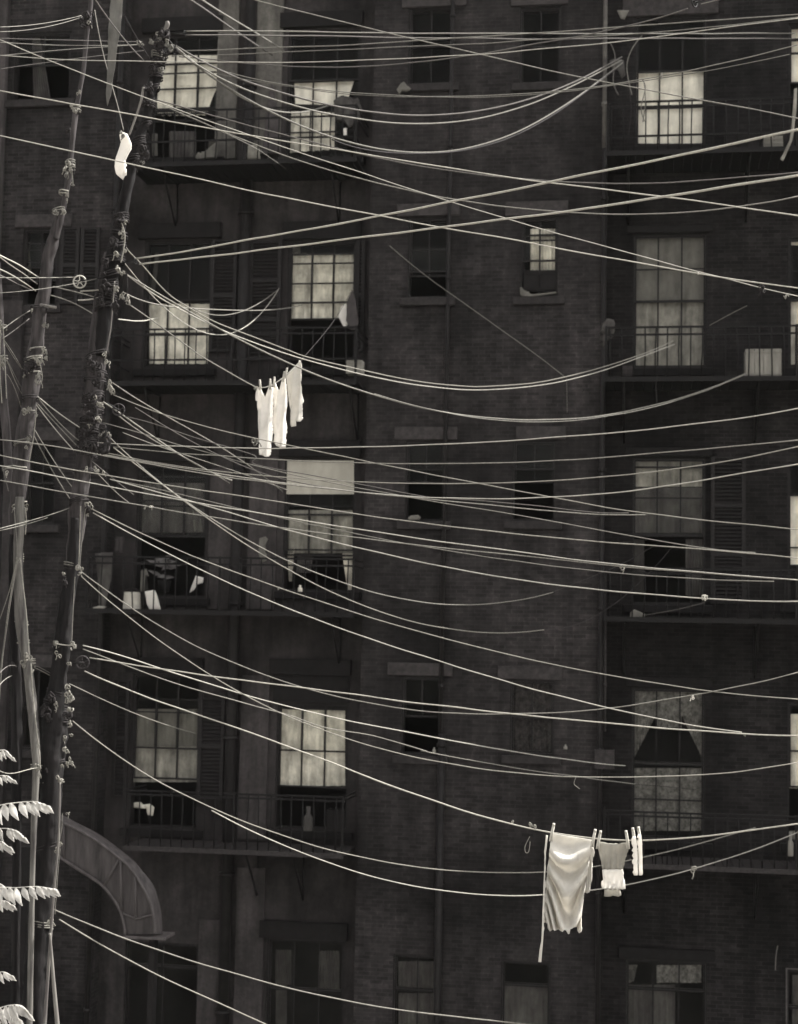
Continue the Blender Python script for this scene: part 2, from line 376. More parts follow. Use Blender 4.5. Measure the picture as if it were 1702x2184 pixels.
win('right', (1681, 505, 1830, 785), 640, 3, 2, 1, open_to=None, curtains=[((1682, 507, 1826, 523), 'cur_mid', 'shade'), ((1682, 642, 1826, 777), 'cur_mid')])
win('right', (1680, 985, 1830, 1290), 1056, 3, 1, 2, curtains=[((1682, 1056, 1826, 1204), 'cur_white', 'shade')])
win('right', (1680, 1500, 1830, 1800), 1602, 3, 1, 1, open_to=1682, curtains=[((1682, 1523, 1826, 1681), 'cur_mid'), ((1682, 1772, 1720, 1800), 'cur_half')])
win('right', (1676, 2068, 1830, 2320), 2150, 2, 1, 1, frame='frame_pale', curtains=[((1690, 2080, 1826, 2300), 'cur_dark')])
# dark doorway in the plastered bay behind the hood
win('bay', (262, 2010, 420, 2330), 2060, 2, 1, 1, sill=False)

def wall(name, X0, X1, Y, hs, mat, parent, z1=ROOF):
    xs = sorted({X0, X1} | {h[0] for h in hs} | {h[1] for h in hs}); zs = sorted({GZ - .02, z1} | {h[2] for h in hs} | {h[3] for h in hs})
    mb = MB()
    inside = lambda x, z: any(h[0] < x < h[1] and h[2] < z < h[3] for h in hs)
    for i in range(len(xs) - 1):
        for j in range(len(zs) - 1):
            if not inside((xs[i] + xs[i + 1]) / 2, (zs[j] + zs[j + 1]) / 2):
                mb.add([(xs[i], Y, zs[j]), (xs[i + 1], Y, zs[j]), (xs[i + 1], Y, zs[j + 1]), (xs[i], Y, zs[j + 1])], [(0, 1, 2, 3)])
    D = .28
    for a, b, c, d in hs:
        mb.add([(a, Y, c), (b, Y, c), (b, Y, d), (a, Y, d), (a, Y + D, c), (b, Y + D, c), (b, Y + D, d), (a, Y + D, d)],
               [(0, 1, 5, 4), (1, 2, 6, 5), (2, 3, 7, 6), (3, 0, 4, 7)])
    return mb.build(name, mat, parent)
XFAR0, XFAR1 = -32.0, 26.0
wall('wall', XFAR0, XL0, YF, holes['left'], M['brick_left'], left_house)
wall('bay_wall', XL0, XL1, YR, holes['bay'], M['plaster'], left_house)
wall('wall', XL1, XR0, YF, holes['mid'], M['brick'], mid_house)
wall('wall', XR0, XFAR1, YR, holes['right'], M['brick_right'], right_house)
for nm, a, b, par, ym in (('shell', XFAR0, XL1, left_house, YF), ('shell', XL1 + .004, XR0 - .004, mid_house, YF), ('shell', XR0, XFAR1, right_house, YR)):
    s = MB()      # party walls, rear wall and roof close the house behind its face; rooms are 1.7 m boxes of darkness behind the windows
    yb = YF + 9
    s.add([(a, yb, 0), (b, yb, 0), (b, yb, ROOF), (a, yb, ROOF)], [(0, 1, 2, 3)])
    s.add([(a, ym, ROOF), (b, ym, ROOF), (b, yb, ROOF), (a, yb, ROOF)], [(0, 1, 2, 3)])
    for x in (a, b): s.add([(x, YR + .3, 0), (x, yb, 0), (x, yb, ROOF), (x, YR + .3, ROOF)], [(0, 1, 2, 3)])
    s.add([(a + .01, YR + 1.7, 0), (b - .01, YR + 1.7, 0), (b - .01, YR + 1.7, ROOF - .01), (a + .01, YR + 1.7, ROOF - .01)], [(0, 1, 2, 3)])
    o = s.build(nm, M['dark'], par)
    c = MB(); c.box(a + .003, b - .003, ym - .3, ym + .1, ROOF + .004, ROOF + .35); c.build('cornice', M['lintel_dark'], par)
# returns where the brick walls stand proud of the bays
for x, par, m in ((XL0, left_house, 'brick_left'), (XL1, mid_house, 'brick'), (XR0, mid_house, 'brick')):
    s = MB(); s.add([(x, YF, 0), (x, YR, 0), (x, YR, ROOF), (x, YF, ROOF)], [(0, 1, 2, 3)]); s.build('wall_return', M[m], par)
# lintels
def slab(par, name, r, Y, pr, mat, back=.02):
    X0, X1, Z0, Z1 = rect(*r, Y); m = MB(); m.box(X0, X1, Y - pr, Y + back, Z0, Z1); return m.build(name, M[mat], par, .006)
for r in ((858, -10, 995, 15), (1090, -12, 1212, 12), (847, 435, 981, 461), (1078, 430, 1212, 460), (842, 911, 975, 938), (1101, 910, 1207, 937), (827, 1414, 965, 1441), (1062, 1421, 1200, 1449)):
    slab(mid_house, 'lintel', r, YF, .035, 'lintel')
for r in ((34, 458, 154, 485), (48, 913, 162, 940), (34, 1396, 122, 1423)): slab(left_house, 'lintel', r, YF, .035, 'lintel')
slab(right_house, 'lintel', (1328, -4, 1532, 33), YR, .035, 'lintel')
for r in ((1338, 482, 1520, 497), (1335, 955, 1520, 974), (1335, 1445, 1520, 1466), (1320, 2022, 1525, 2046)): slab(right_house, 'lintel', r, YR, .05, 'lintel_dark')
for r in ((298, 478, 474, 510), (606, 474, 772, 512), (282, 950, 448, 986), (598, 940, 772, 976), (272, 1402, 436, 1436), (578, 1406, 750, 1440), (600, 28, 775, 60), (306, 40, 478, 70), (556, 1965, 742, 2002)):
    slab(left_house, 'hood_moulding', r, YR, .09, 'lintel_dark')
slab(left_house, 'hood_moulding', (583, 1440, 746, 1498), YR, .03, 'lintel_dark')
# pale pilaster strips and the drain in the bay
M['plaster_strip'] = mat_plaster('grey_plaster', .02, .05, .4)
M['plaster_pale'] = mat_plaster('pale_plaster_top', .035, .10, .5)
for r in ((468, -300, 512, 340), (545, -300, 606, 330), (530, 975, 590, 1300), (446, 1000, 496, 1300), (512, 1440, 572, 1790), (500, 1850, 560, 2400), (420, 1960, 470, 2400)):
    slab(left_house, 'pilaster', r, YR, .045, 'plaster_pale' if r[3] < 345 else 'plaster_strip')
slab(left_house, 'corner_board', (-60, -500, 21, 640), YF, .12, 'plaster_strip'); slab(left_house, 'corner_board', (-60, 645, 14, 2600), YF, .1, 'plaster')
def vpipe(par, x, y, Y, r, z0, z1, mat, nm='drain_pipe'):
    p = at(x, y, Y); m = MB(); m.tube([(p.x, Y, z0), (p.x, Y, (z0 + z1) / 2), (p.x, Y, z1)], r, 10)
    z = z0 + .6
    while z < z1:
        m.tube([(p.x, Y, z), (p.x, Y, z + .05)], r * 1.35, 10); z += 1.9
    return m.build(nm, M[mat], par)
vpipe(left_house, 519, 640, YR - .09, .085, 0, ROOF, 'pipe')
vpipe(left_house, 240, 640, YF - .07, .04, 0, ROOF, 'pipe')
vpipe(mid_house, 955, 640, YF - .05, .028, at(945, 1560, YF).z, ROOF, 'pipe')
vpipe(mid_house, 940, 1700, YF - .06, .05, 0, at(942, 1565, YF).z, 'pipe')
vpipe(right_house, 1290, 150, YF - .06, .03, at(1290, 318, YF).z, ROOF, 'pipe_pale')
vpipe(right_house, 1290, 1500, YF - .05, .018, at(1289, 1560, YF).z, at(1290, 1325, YF).z, 'iron_pale')
vpipe(right_house, 1287, 700, YF - .06, .035, 0, at(1289, 320, YF).z, 'pipe')
# shutters
def shutter(bay, r, mat='shutter', tilt=0, panels=2):
    Y = YR if bay in ('bay', 'right') else YF
    X0, X1, Z0, Z1 = rect(*r, Y); m = MB(); y0 = Y - .075
    fw = .05
    m.box(X0, X0 + fw, y0, y0 + .04, Z0, Z1); m.box(X1 - fw, X1, y0, y0 + .04, Z0, Z1)
    zs = [Z0 + (Z1 - Z0) * i / panels for i in range(panels + 1)]
    for z in zs: m.box(X0 + fw, X1 - fw, y0 + .002, y0 + .038, max(Z0 + .001, z - fw / 2), min(Z1 - .001, z + fw / 2))
    for i in range(panels):
        z = zs[i] + fw / 2 + .02
        while z < zs[i + 1] - fw / 2 - .02:
            m.add([(X0 + fw, y0 + .005, z - .014), (X1 - fw, y0 + .005, z - .014), (X1 - fw, y0 + .035, z + .018), (X0 + fw, y0 + .035, z + .018),
                   (X0 + fw, y0 + .005, z - .006), (X1 - fw, y0 + .005, z - .006), (X1 - fw, y0 + .035, z + .026), (X0 + fw, y0 + .035, z + .026)],
                  [(0, 1, 2, 3), (7, 6, 5, 4), (0, 4, 5, 1), (2, 6, 7, 3)])
            z += .052
    return m.build('shutter', M[mat], H[bay])
shutter('left', (131, 488, 171, 650)); shutter('left', (174, 488, 214, 650))
shutter('bay', (451, 514, 506, 752)); shutter('bay', (532, 517, 600, 768), panels=3); shutter('bay', (760, 514, 779, 752))
shutter('bay', (425, 1478, 480, 1705)); shutter('bay', (244, 1450, 276, 1700))
shutter('right', (1516, 975, 1590, 1288), panels=3)
# fire escapes
def fire_escape(bay, x0, x1, yfloor, rails, xm_rail=None, proj=.9, label=None, mat='iron', brackets=()):
    par = H[bay]; Y = YR; yo = YF - proj + .3; ym = yfloor
    a = at(x0, ym, YF).x; b = at(x1, ym, YF).x; xm = (x0 + x1) / 2
    zf = at(xm, yfloor, yo).z
    pl = MB(); x = a
    while x < b - .02:
        pl.box(x, min(x + .118, b), yo + .041, YR, zf - .03, zf); x += .13
    pl.box(a, b, yo, yo + .04, zf - .06, zf + .006)
    o = pl.build('fire_escape', M['iron'], par)
    if label: o['label'] = label
    rb = MB()
    z1 = at(xm, rails[0], yo).z
    for k, r in enumerate(rails):
        z = at(xm, r, yo).z; rb.box(a, b, yo + .005, yo + .023, z - .013, z + .013)
        for xx in (a, b - .02): rb.box(xx, xx + .018, yo + .03, YF - .002 if bay == 'right' else YR, z - .008, z + .008)
    x = a + .07
    while x < b:
        j1, j2 = random.gauss(0, .006), random.gauss(0, .006)
        rb.tube([(x + j1, yo + .014, zf), (x + (j1 + j2) / 2 + random.gauss(0, .008), yo + .014 + random.gauss(0, .006), (zf + z1) / 2), (x + j2, yo + .014, z1 - .009)], .0095, 5); x += .152
    for xx in (a, (a + b) / 2, b - .03): rb.box(xx, xx + .03, yo - .001, yo + .029, zf, z1 + .02)
    rb.build('railing', M['iron'], o)
    for bx in brackets:
        X = at(bx, yfloor, yo).x; bk = MB()
        bk.tube([(X, yo + .15, zf - .04), (X, YR - .01, zf - .75)], .016, 6); bk.tube([(X, yo + .05, zf - .06), (X, YR - .01, zf - .06)], .014, 6); bk.tube([(X, YR - .03, zf - .06), (X, YR - .03, zf - .78)], .014, 6); bk.build('bracket', M['iron'], o)
    return o
fire_escape('bay', 300, 776, 341, (231, 252, 296), brackets=(340, 700), label='top fire escape of the left tenement')
fire_escape('bay', 256, 776, 812, (700, 712, 766), brackets=(300, 740))
fire_escape('bay', 212, 770, 1303, (1190, 1204), brackets=(260, 700))
fo = fire_escape('bay', 290, 748, 1814, (1694, 1702), brackets=(517, 618), label='lowest fire escape with pale worn slats')
fo.data.materials[0] = M['iron_pale']
fire_escape('right', 1296, 2100, 312, (206, 217, 280), brackets=(1340, 1600), label='top fire escape of the right tenement')
fire_escape('right', 1292, 2100, 802, (694, 710), brackets=(1330, 1620))
fire_escape('right', 1290, 2100, 1322, (1215, 1226), brackets=(1330, 1620))
fo = fire_escape('right', 1288, 2100, 1856, (1743, 1752), brackets=(1330, 1620)); fo.data.materials[0] = M['iron_pale']
# ---------------------------------------------------------------- ropes
def curve(P, deg=None, n=72):
    P = [p for k, p in enumerate(P) if k == 0 or math.hypot(p[0] - P[k - 1][0], p[1] - P[k - 1][1]) > 3]
    if abs(P[-1][0] - P[0][0]) > .9 * abs(P[-1][1] - P[0][1]) and deg is not False: P = sorted(P, key=lambda p: p[0] * (1 if P[-1][0] > P[0][0] else -1))
    P = np.array(P)
    xs = P[:, 0]; ok = all(np.diff(xs) > 0)
    if ok and len(P) > 2 and deg is not False:
        c = (xs - xs[0]) / (xs[-1] - xs[0])
        d = min(5 if len(P) > 9 else 4 if len(P) > 6 else 3, len(P) - 1)
        w = np.ones(len(P)); w[0] = 4; w[-1] = 4
        k = np.polyfit(c, P[:, 1], d, w=w)
        if np.abs(np.polyval(k, c) - P[:, 1]).max() < 9:
            t = np.linspace(0, 1, n); return [(xs[0] + (xs[-1] - xs[0]) * a, float(np.polyval(k, a))) for a in t]
    out = []
    for i in range(len(P) - 1):
        p0, p1, p2, p3 = P[max(i - 1, 0)], P[i], P[i + 1], P[min(i + 2, len(P) - 1)]
        m = max(3, n // len(P))
        for s in range(m):
            t = s / m
            out.append(tuple(.5 * (2 * p1 + (p2 - p0) * t + (2 * p0 - 5 * p1 + 4 * p2 - p3) * t * t + (3 * p1 - p0 - 3 * p2 + p3) * t ** 3)))
    out.append(tuple(P[-1])); return out
def path3(C, Y0, Y1):
    """points along one rope: distance from the camera changes evenly along the rope's true length"""
    L = [0]
    for k in range(1, len(C)): L.append(L[-1] + math.hypot(C[k][0] - C[k - 1][0], C[k][1] - C[k - 1][1]))
    out = []
    for (x, y), l in zip(C, L):
        s = l / L[-1]; inv = (1 - s) / Y0 + s / Y1
        out.append(at(x, y, 1 / inv))
    return out
LN = []
GR = 'clotheslines strung across the yard'
def line(label, w, Y0, Y1, s, mat='rope', name='clothesline', cat='clothesline', group=GR, wY=None, deg=None):
    P = path3(curve(pts(s), deg), Y0, Y1)
    r = w * .46 * (wY or Y0) / FPX; m = MB(); ph = len(LN) * 7.3; LN.append(label)
    P = [p + Vector((0, 0, .006 * noise.noise(Vector((p.x * 2.4 + ph, 0, p.y * .3))) + .010 * noise.noise(Vector((p.x * .9 + ph, 3, p.y * .2))))) for p in P]
    m.tube(P, [r * (1 + .13 * noise.noise(Vector((k * .37, ph, 0)))) for k in range(len(P))], 6)
    if mat in ('rope', 'rope_grey'): mat += ('', '_b', '_c')[len(LN) * 7 % 3]
    o = m.build(name, M[mat]); tag(o, label, cat, group); return o
YP, YE = 14.0, 21.3
T = [
# long lines crossing the whole picture
('thin line slanting from the upper left edge to the dark bristly knot at far right', 2.4, 12, 13, 'a0,235 a240,335 a500,435 a840,570 a1010,625 a1500,803 b620,1020 b1150,1190 b1700,1360 c600,1460 f1115,288 f1480,372 f1702,425', 'rope'),
('taut bright line passing just above the white bundle and over the middle brick wall', 3, 12, 11.5, 'a0,535 a400,610 a850,690 a1300,768 b600,905 b1300,1013 b1700,1070 c250,1072 c860,1160 c1702,1272', 'rope_bright'),
('taut bright line crossing the lower end of the white bundle, down to the right edge', 3, 12, 11.5, 'a0,800 a400,885 a840,985 a1370,1105 b0,1130 b700,1270 b1100,1347 b1700,1455 c700,1545 f1115,290 f1702,382', 'rope_bright'),
('thin nearly level line across the top, just under the pair on the top pulley', 2.2, 12, 11, 'a0,325 a500,352 a1000,367 a1700,367 b700,350 b1300,317 b1700,287 c550,258 c1150,180 c1702,110', 'rope'),
('line dropping from the top edge left of centre past the upper right curtained window', 2.8, 12, 12, 'a1460,-10 a1700,50 b350,95 b730,187 b1300,315 b1700,407 c440,455 c640,497 c1150,595 c1702,700', 'rope'),
('upper level rope of the pair held by the pulley on the pole top', 3.6, 14.2, 21.3, 'a1100,182 a1700,190 b700,190 b1200,197 b1650,203 c700,200 c1250,197 c1680,197', 'rope_grey'),
('lower level rope of the pair held by the pulley on the pole top', 3.6, 14.2, 21.3, 'a1100,207 a1700,210 b700,220 b1250,227 c232,230 c700,226 c1250,228 c1680,230', 'rope_grey'),
('faint rope rising slightly to the right above the top fire escape, upper of two', 2.4, 16, 14, 'a1100,300 a1700,285 b600,255 b800,243 b1250,225 b1650,203 c550,165 c1150,125 c1702,85', 'rope_grey'),
('faint rope rising slightly to the right above the top fire escape, lower of two', 2.2, 16, 14, 'a1250,325 a1700,310 b700,285 b1200,262 c300,235 c550,210 c1150,165 c1702,105', 'rope_grey'),
('faint slack rope from the pole top up to the pulley at the top edge', 2.6, 15, 12, 'a1060,335 a1300,365 a1700,385 b200,390 b450,400 b900,378 b1300,320 c0,290 c550,190 c1050,50', 'rope_grey'),
('short rope running on beyond the pulley at the top edge', 2.6, 12, 11, 'c1130,25 c1230,0 c1330,-30', 'rope_grey'),
('doubled slack rope hooking from the pole top to the torn curtain of the second window', 5, 14, 21.2, 'a1040,280 a1280,475 a1400,560 a1550,640 b0,612 b180,655 b330,655 b440,615', 'rope_grey'),
('highest of the three thick slack ropes meeting at the corner of the brick wall', 5, 14.2, 21.2, 'a1040,270 a1280,420 a1500,480 b0,503 b300,590 b450,625 b700,670 b1000,685 b1300,650 b1702,560 c0,615 c240,545 c450,450 c662,338', 'rope_grey'),
('middle of the three thick slack ropes meeting at the corner of the brick wall', 4.4, 14.2, 21.2, 'a1050,300 a1290,470 b0,545 b320,640 b480,680 b700,725 b1000,735 b1300,690 b1702,590 c250,560 c450,470 c660,355', 'rope_grey'),
('deepest hanging of the thick slack ropes meeting at the corner of the brick wall', 5, 14.2, 21.2, 'a1040,285 a1280,480 a1450,580 b0,610 b200,710 b450,815 b700,880 b980,895 b1200,880 b1500,795 b1702,705 c0,800 c300,640 c500,490 c665,372', 'rope_grey'),
('dark shadow copy just under the deepest thick slack rope', 3.5, 14.3, 21.3, 'b450,825 b700,892 b980,908 b1200,892 b1500,807 b1702,718 c0,812 c300,652 c500,500 c668,380', 'rope_dark'),  # shadow copy of the rope above, put in as a dark-coloured rope
('thin slack line that rises over the upper right curtained window with a small knot', 2.2, 15, 13, 'a1290,410 b0,465 b300,515 b560,550 b830,568 b1100,570 b1702,540 c500,510 c780,470 c890,445 c1200,385 c1700,265', 'rope_grey'),
('thinnest slack line just below the one with a knot at the upper right curtained window', 1.8, 15, 13, 'a1290,440 b450,540 b830,572 b1300,574 b1702,558 c500,515 c800,475 c1200,415 c1650,320', 'rope_grey'),
('slack line sagging from the pole to the dark wall below the upper right window', 3, 14, 14, 'a900,580 a1180,660 a1500,745 b0,765 b300,830 b600,905 b900,970 b1300,1030 c0,1056 c300,1072 c700,1083 c1100,1070 c1702,1018', 'rope_grey'),
('slack line crossing the thick bright pair, rising again above the dim wide window', 3, 14, 14, 'a1000,640 a1100,680 a1300,770 b0,855 b400,1000 b700,1075 b900,1125 b1200,1183 b1700,1245 c300,1250 c700,1265 c1200,1240 c1400,1213 c1702,1160', 'rope_grey'),
('short faint rope ending on the wall under the top fire escape', 2, 14, 21, 'a1300,775 a1500,870 a1690,1000', 'rope_grey'),
('thin rope into the wooden post from the upper left edge', 2, 13, 14, 'a0,225 a550,240 a840,245', 'rope_grey'),
('faint rope ending at the upper part of the thin left pole', 2, 13, 14, 'a0,255 a450,270 a820,262', 'rope_grey'),
('thin rope rising from the left edge to a knot left of the pole top', 2, 13, 14, 'a0,330 a400,295 a840,262', 'rope_grey'),
('faintest rope rising from the left edge towards the pole top', 1.8, 13, 14, 'a0,410 a350,360 a640,325 a850,300', 'rope_grey'),
('upper dim rope from the left edge to the dark knot on the thin pole top', 2, 12, 14, 'a0,160 a380,115 a480,90', 'rope_grey'),
('lower dim rope from the left edge to the dark knot on the thin pole top', 2, 12, 14, 'a0,185 a400,128 a490,100', 'rope_grey'),
('blurred rope slanting from the thin left pole top to the dark pole', 4, 10, 14, 'a550,-20 a690,180 a850,355', 'rope_grey'),
('dark rope slanting to the back of the pole top', 3, 12, 14, 'a735,90 a810,225 a890,350', 'rope_dark'),
('thin rope falling steeply from the left pole to the white bundle', 2.6, 13.5, 13, 'a560,60 a570,120 a640,430 a730,770', 'rope_grey'),
('blurred rope slanting down from the top edge to the narrow dark arch, left of two', 4.5, 16, 21.6, 'a1110,-10 a1350,150 a1500,255 a1610,325', 'rope_grey'),
('blurred rope slanting down from the top edge to the narrow dark arch, right of two', 4.5, 16, 21.6, 'a1180,-10 a1380,120 a1560,225 a1680,300', 'rope_grey'),
# thick bright pair
('upper of the two thickest bright ropes, rising from the dark pulley to the right edge', 4.0, 14, 9.6, 'a805,1530 a1200,1470 a1700,1380 b700,1275 b1200,1185 b1700,1085 c250,1075 c900,935 c1702,765', 'rope_bright'),
('lower of the two thickest bright ropes, rising from the dark pulley to the right edge', 4.0, 14, 9.6, 'a825,1560 a1200,1520 a1700,1465 b700,1400 b1250,1325 b1700,1265 c850,1170 c1702,1040', 'rope_bright'),
# left edge
('level line held by the white pulley wheel between the two poles', 2.6, 12.5, 14, 'd-10,320 d300,318 d440,314', 'rope'),
('thin line rising slightly behind the left pole below the white pulley wheel', 2, 12.5, 14, 'd-10,405 d250,382 d400,360 d590,322', 'rope_grey'),
('upper rope from the left edge ending at the left pole beside the shutter', 4, 11, 14, 'd-10,180 d100,235 d225,315', 'rope'),
('second rope from the left edge ending at the left pole beside the shutter', 3.4, 11, 14, 'd-10,188 d110,280 d220,355', 'rope_grey'),
('third rope from the left edge ending at the left pole beside the shutter', 4, 11, 14, 'd-10,262 d100,320 d210,395', 'rope'),
('lowest rope from the left edge ending at the left pole beside the shutter', 3, 11, 14, 'd-10,296 d90,345 d190,392', 'rope_grey'),
('short rope sloping from the left pole to the dark pole below the wheel', 3, 14, 14, 'd310,370 d400,390 d570,437', 'rope_grey'),
('short level stub of rope left of the dark pole', 4, 13.8, 13.9, 'd475,398 d530,395 d582,390', 'rope'),
('lower short level stub of rope left of the dark pole', 4, 13.8, 13.9, 'd460,452 d510,450 d578,440', 'rope'),
('rope sloping from the left pole under the wheel down to the dark pole', 3.2, 13.9, 13.9, 'd300,420 d400,452 d545,528', 'rope'),
('upper rope rising from the outermost pole to the left pole', 2.6, 13.5, 14, 'd15,622 d100,560 d180,510', 'rope_grey'),
('lower rope rising from the outermost pole to the left pole', 2.6, 13.5, 14, 'd15,675 d100,615 d172,558', 'rope_grey'),
('steepest rope fanning from the outermost pole to the left pole', 2.4, 13.5, 14, 'd25,690 d85,780 d145,882', 'rope_grey'),
('second rope fanning from the outermost pole to the left pole', 2.4, 13.5, 14, 'd25,700 d80,790 d130,860', 'rope_grey'),
('third rope fanning from the outermost pole to the left pole', 2.4, 13.5, 14, 'd35,790 d80,880 d125,962', 'rope_grey'),
('fourth rope fanning from the outermost pole to the left pole', 2.4, 13.5, 14, 'd38,800 d85,920 d128,1005', 'rope_grey'),
('lowest rope fanning from the outermost pole to the left pole', 2.4, 13.5, 14, 'd40,890 d90,980 d125,1085', 'rope_grey'),
('highest of four ropes fanning from the left pole to the dark pole', 3, 13.9, 13.9, 'd220,1020 d340,1115 d470,1205', 'rope'),
('second of four ropes fanning from the left pole to the dark pole', 2.6, 13.9, 13.9, 'd230,1035 d345,1170 d465,1280', 'rope_grey'),
('third of four ropes fanning from the left pole to the dark pole', 2.6, 13.9, 13.9, 'd220,1060 d340,1190 d452,1308', 'rope_grey'),
('lowest of four ropes fanning from the left pole to the dark pole', 2.6, 13.9, 13.9, 'd215,1070 d320,1205 d437,1340', 'rope'),
('right one of two steep ropes dropping from the left pole past the dark doorway', 2.4, 13.9, 14.1, 'd200,1210 d310,1390 d430,1562', 'rope_grey'),
('left one of two steep ropes dropping from the left pole past the dark doorway', 3, 13.9, 14.1, 'd200,1250 d300,1440 d412,1622', 'rope_grey'),
('short steep rope hanging by the foot of the outermost pole', 2.2, 13.5, 13.6, 'd12,1440 d30,1500 d50,1578', 'rope_grey'),
('upper rope of the knotted pair between the left edge and the dark pole', 2.4, 13, 14, 'g-10,292 g150,250 g280,213 g415,166', 'rope'),
('lower rope of the knotted pair at the left edge', 2.2, 13, 14, 'g-10,300 g150,262 g280,222', 'rope_grey'),
('upper short rope between the bare log and the dark pole', 2.4, 13.9, 14, 'g190,1092 g240,1112 g300,1145', 'rope_grey'),
('lower short rope between the bare log and the dark pole', 2.4, 13.9, 14, 'g200,1106 g245,1128 g295,1155', 'rope_grey'),
('rope at the left edge between the leaf sprays, tied to the bare log', 2.6, 12.5, 13.8, 'j-10,198 j120,210 j190,192 j235,188', 'rope'),
('upper rope at the left edge beside the bare log', 2.4, 12.5, 13.8, 'g0,1140 g30,1112 g100,1105', 'rope_grey'),
('lower rope at the left edge beside the bare log', 2.4, 12.5, 13.8, 'g-5,1215 g30,1180 g70,1155', 'rope_grey'),
# upper fan to the right
('upper of two close sagging lines ending at the striped curtain window', 3, 14, 20.6, 'd690,20 d750,145 d840,240 d980,400 d1110,490 d1300,590 d1700,745 e300,785 e600,860 e900,920 e1200,955 e1400,958 e1702,930 f200,930 f500,860 f800,760 f965,692', 'rope'),
('lower of two close sagging lines ending at the striped curtain window', 3, 14, 20.6, 'd755,305 d900,405 d1000,480 d1280,595 d1700,775 e270,800 e600,880 e900,945 e1200,980 e1400,980 e1702,950 f300,935 f600,845 f972,710', 'rope'),
('deep slack rope ending at the corner of the pale crate on the fire escape', 4, 14, 20.9, 'd750,300 d1100,500 d1350,650 d1700,830 e270,860 e500,940 e900,1060 e1300,1135 e1600,1160 f0,1152 f250,1157 f500,1135 f800,1085 f1100,995 f1392,882', 'rope'),
('thin twin rope under the one that ends at the pale crate', 2.4, 14, 20.9, 'e700,1004 e900,1066 e1300,1143 e1600,1169 f0,1162 f250,1165 f500,1144 f800,1095 f1100,1005 f1392,892', 'rope_grey'),
('slack rope looping in front of the shutters of the second storey', 2.6, 14, 21.3, 'd700,180 d760,265 d870,390 d1100,580 d1200,640 d1350,655 d1450,610 d1550,510 d1650,380', 'rope'),
('gently sagging rope ending at the white curtain of the second-storey window', 3.4, 14, 21.3, 'd740,410 d800,450 d1000,480 d1200,505 d1500,512 e0,510 e150,500 e275,480', 'rope'),
('short slack rope under the gently sagging one, fading up to the shutter', 2.6, 14.5, 21.4, 'd1130,490 d1200,525 d1310,535 d1450,510 d1560,450 d1640,390', 'rope_grey'),
('short pale rope from the dark pole towards the barred cream curtain', 3.4, 14, 20, 'd700,565 d800,572 d880,565 d935,555', 'rope'),
('line carrying the three white union suits below the second-storey fire escape', 2.8, 14, 16.2, 'd770,480 d900,570 d1130,738 d1200,790 d1490,955 e40,968 e80,958 e120,938 e180,893 e262,812', 'rope'),
('dim taut wire crossing the middle brick wall diagonally', 1.8, 21.3, 20.5, 'e790,130 e850,190 e1180,430 e1700,810 f320,900', 'rope_grey'),
('dark thin rope drooping down the brick wall to a peg', 1.4, 21.6, 21.7, 'f334,905 f336,1000 f338,1112', 'rope_grey'),
# middle fan
('steep line from the dark pole behind the union suits to the shaded third-storey window', 3, 14, 20.5, 'd665,940 d990,1140 d1350,1360 d1550,1475 e0,1455 e160,1583', 'rope'),
('line from the dim pulley running behind the feet of the longest union suit', 2.6, 14, 13, 'd670,1010 d780,1080 d900,1105 d1480,1250 e60,1290 e180,1305 e300,1330 e700,1415 e1100,1500 e1300,1535 e1702,1605 f240,1612 f700,1680 i850,205 i1100,235 i1702,295', 'rope'),
('middle line of the fan that meets others over the brick below the third storey', 2.4, 14, 13, 'd800,1085 d1050,1235 d1250,1350 d1450,1430 d1700,1510 e500,1580 e760,1595 e1000,1610 h1200,120 h1702,158 i700,195', 'rope_grey'),
('thick line ending in front of the plastered wall left of the shade, right of two', 4, 14, 17, 'd560,1020 d620,1050 d700,1110 d900,1260 d1150,1410 d1370,1512', 'rope'),
('thick line ending in front of the plastered wall left of the shade, left of two', 3, 14, 17, 'd700,1130 d1000,1330 d1200,1440 d1355,1532', 'rope_grey'),
('line from the small pulley crossing the white shade of the third storey', 2.4, 14, 13.5, 'd740,1140 d900,1180 d1200,1275 d1500,1365 e0,1420 e400,1500 e800,1575 e1000,1612', 'rope_grey'),
('steeply falling line leaving the dark pole at a small knot beside the pulley', 2.4, 14, 13, 'd610,1175 d725,1205 d900,1255 d1300,1370 d1700,1465 e350,1530 e700,1585 e1040,1618 h1300,170 h1702,240 i0,200 i300,258 i700,325 i1100,385 i1450,430', 'rope_grey'),
('second line from the knot beside the small pulley, ending in shade', 2.2, 14, 16, 'd725,1235 d900,1300 d1200,1400 d1450,1480 d1700,1570', 'rope_grey'),
('level line starting at the dark lashing and rising gently to the right edge, highest', 2.6, 14, 12, 'd540,1290 d900,1308 d1700,1323 e300,1325 e800,1312 e1400,1285 e1702,1268 f800,1215 f1702,1087', 'rope'),
('level line starting at the dark lashing and rising gently to the right edge, second', 2.6, 14, 12, 'd670,1318 d900,1340 d1300,1375 d1700,1395 e500,1408 e1000,1416 e1400,1412 e1702,1403 f500,1388 f1200,1325 f1702,1275', 'rope'),
('level line starting at the dark lashing and rising gently to the right edge, third', 2.6, 14, 12, 'd560,1340 d800,1385 d1100,1445 d1700,1490 e400,1515 e800,1530 e1300,1535 e1702,1518 f600,1490 f1200,1410 f1702,1310', 'rope'),
('level line starting at the dark lashing and rising gently to the right edge, lowest', 2.6, 14, 12, 'd560,1355 d900,1420 d1300,1470 d1700,1525 e400,1560 e800,1600 e1200,1625 e1702,1612 f600,1585 f1200,1510 f1702,1420', 'rope'),
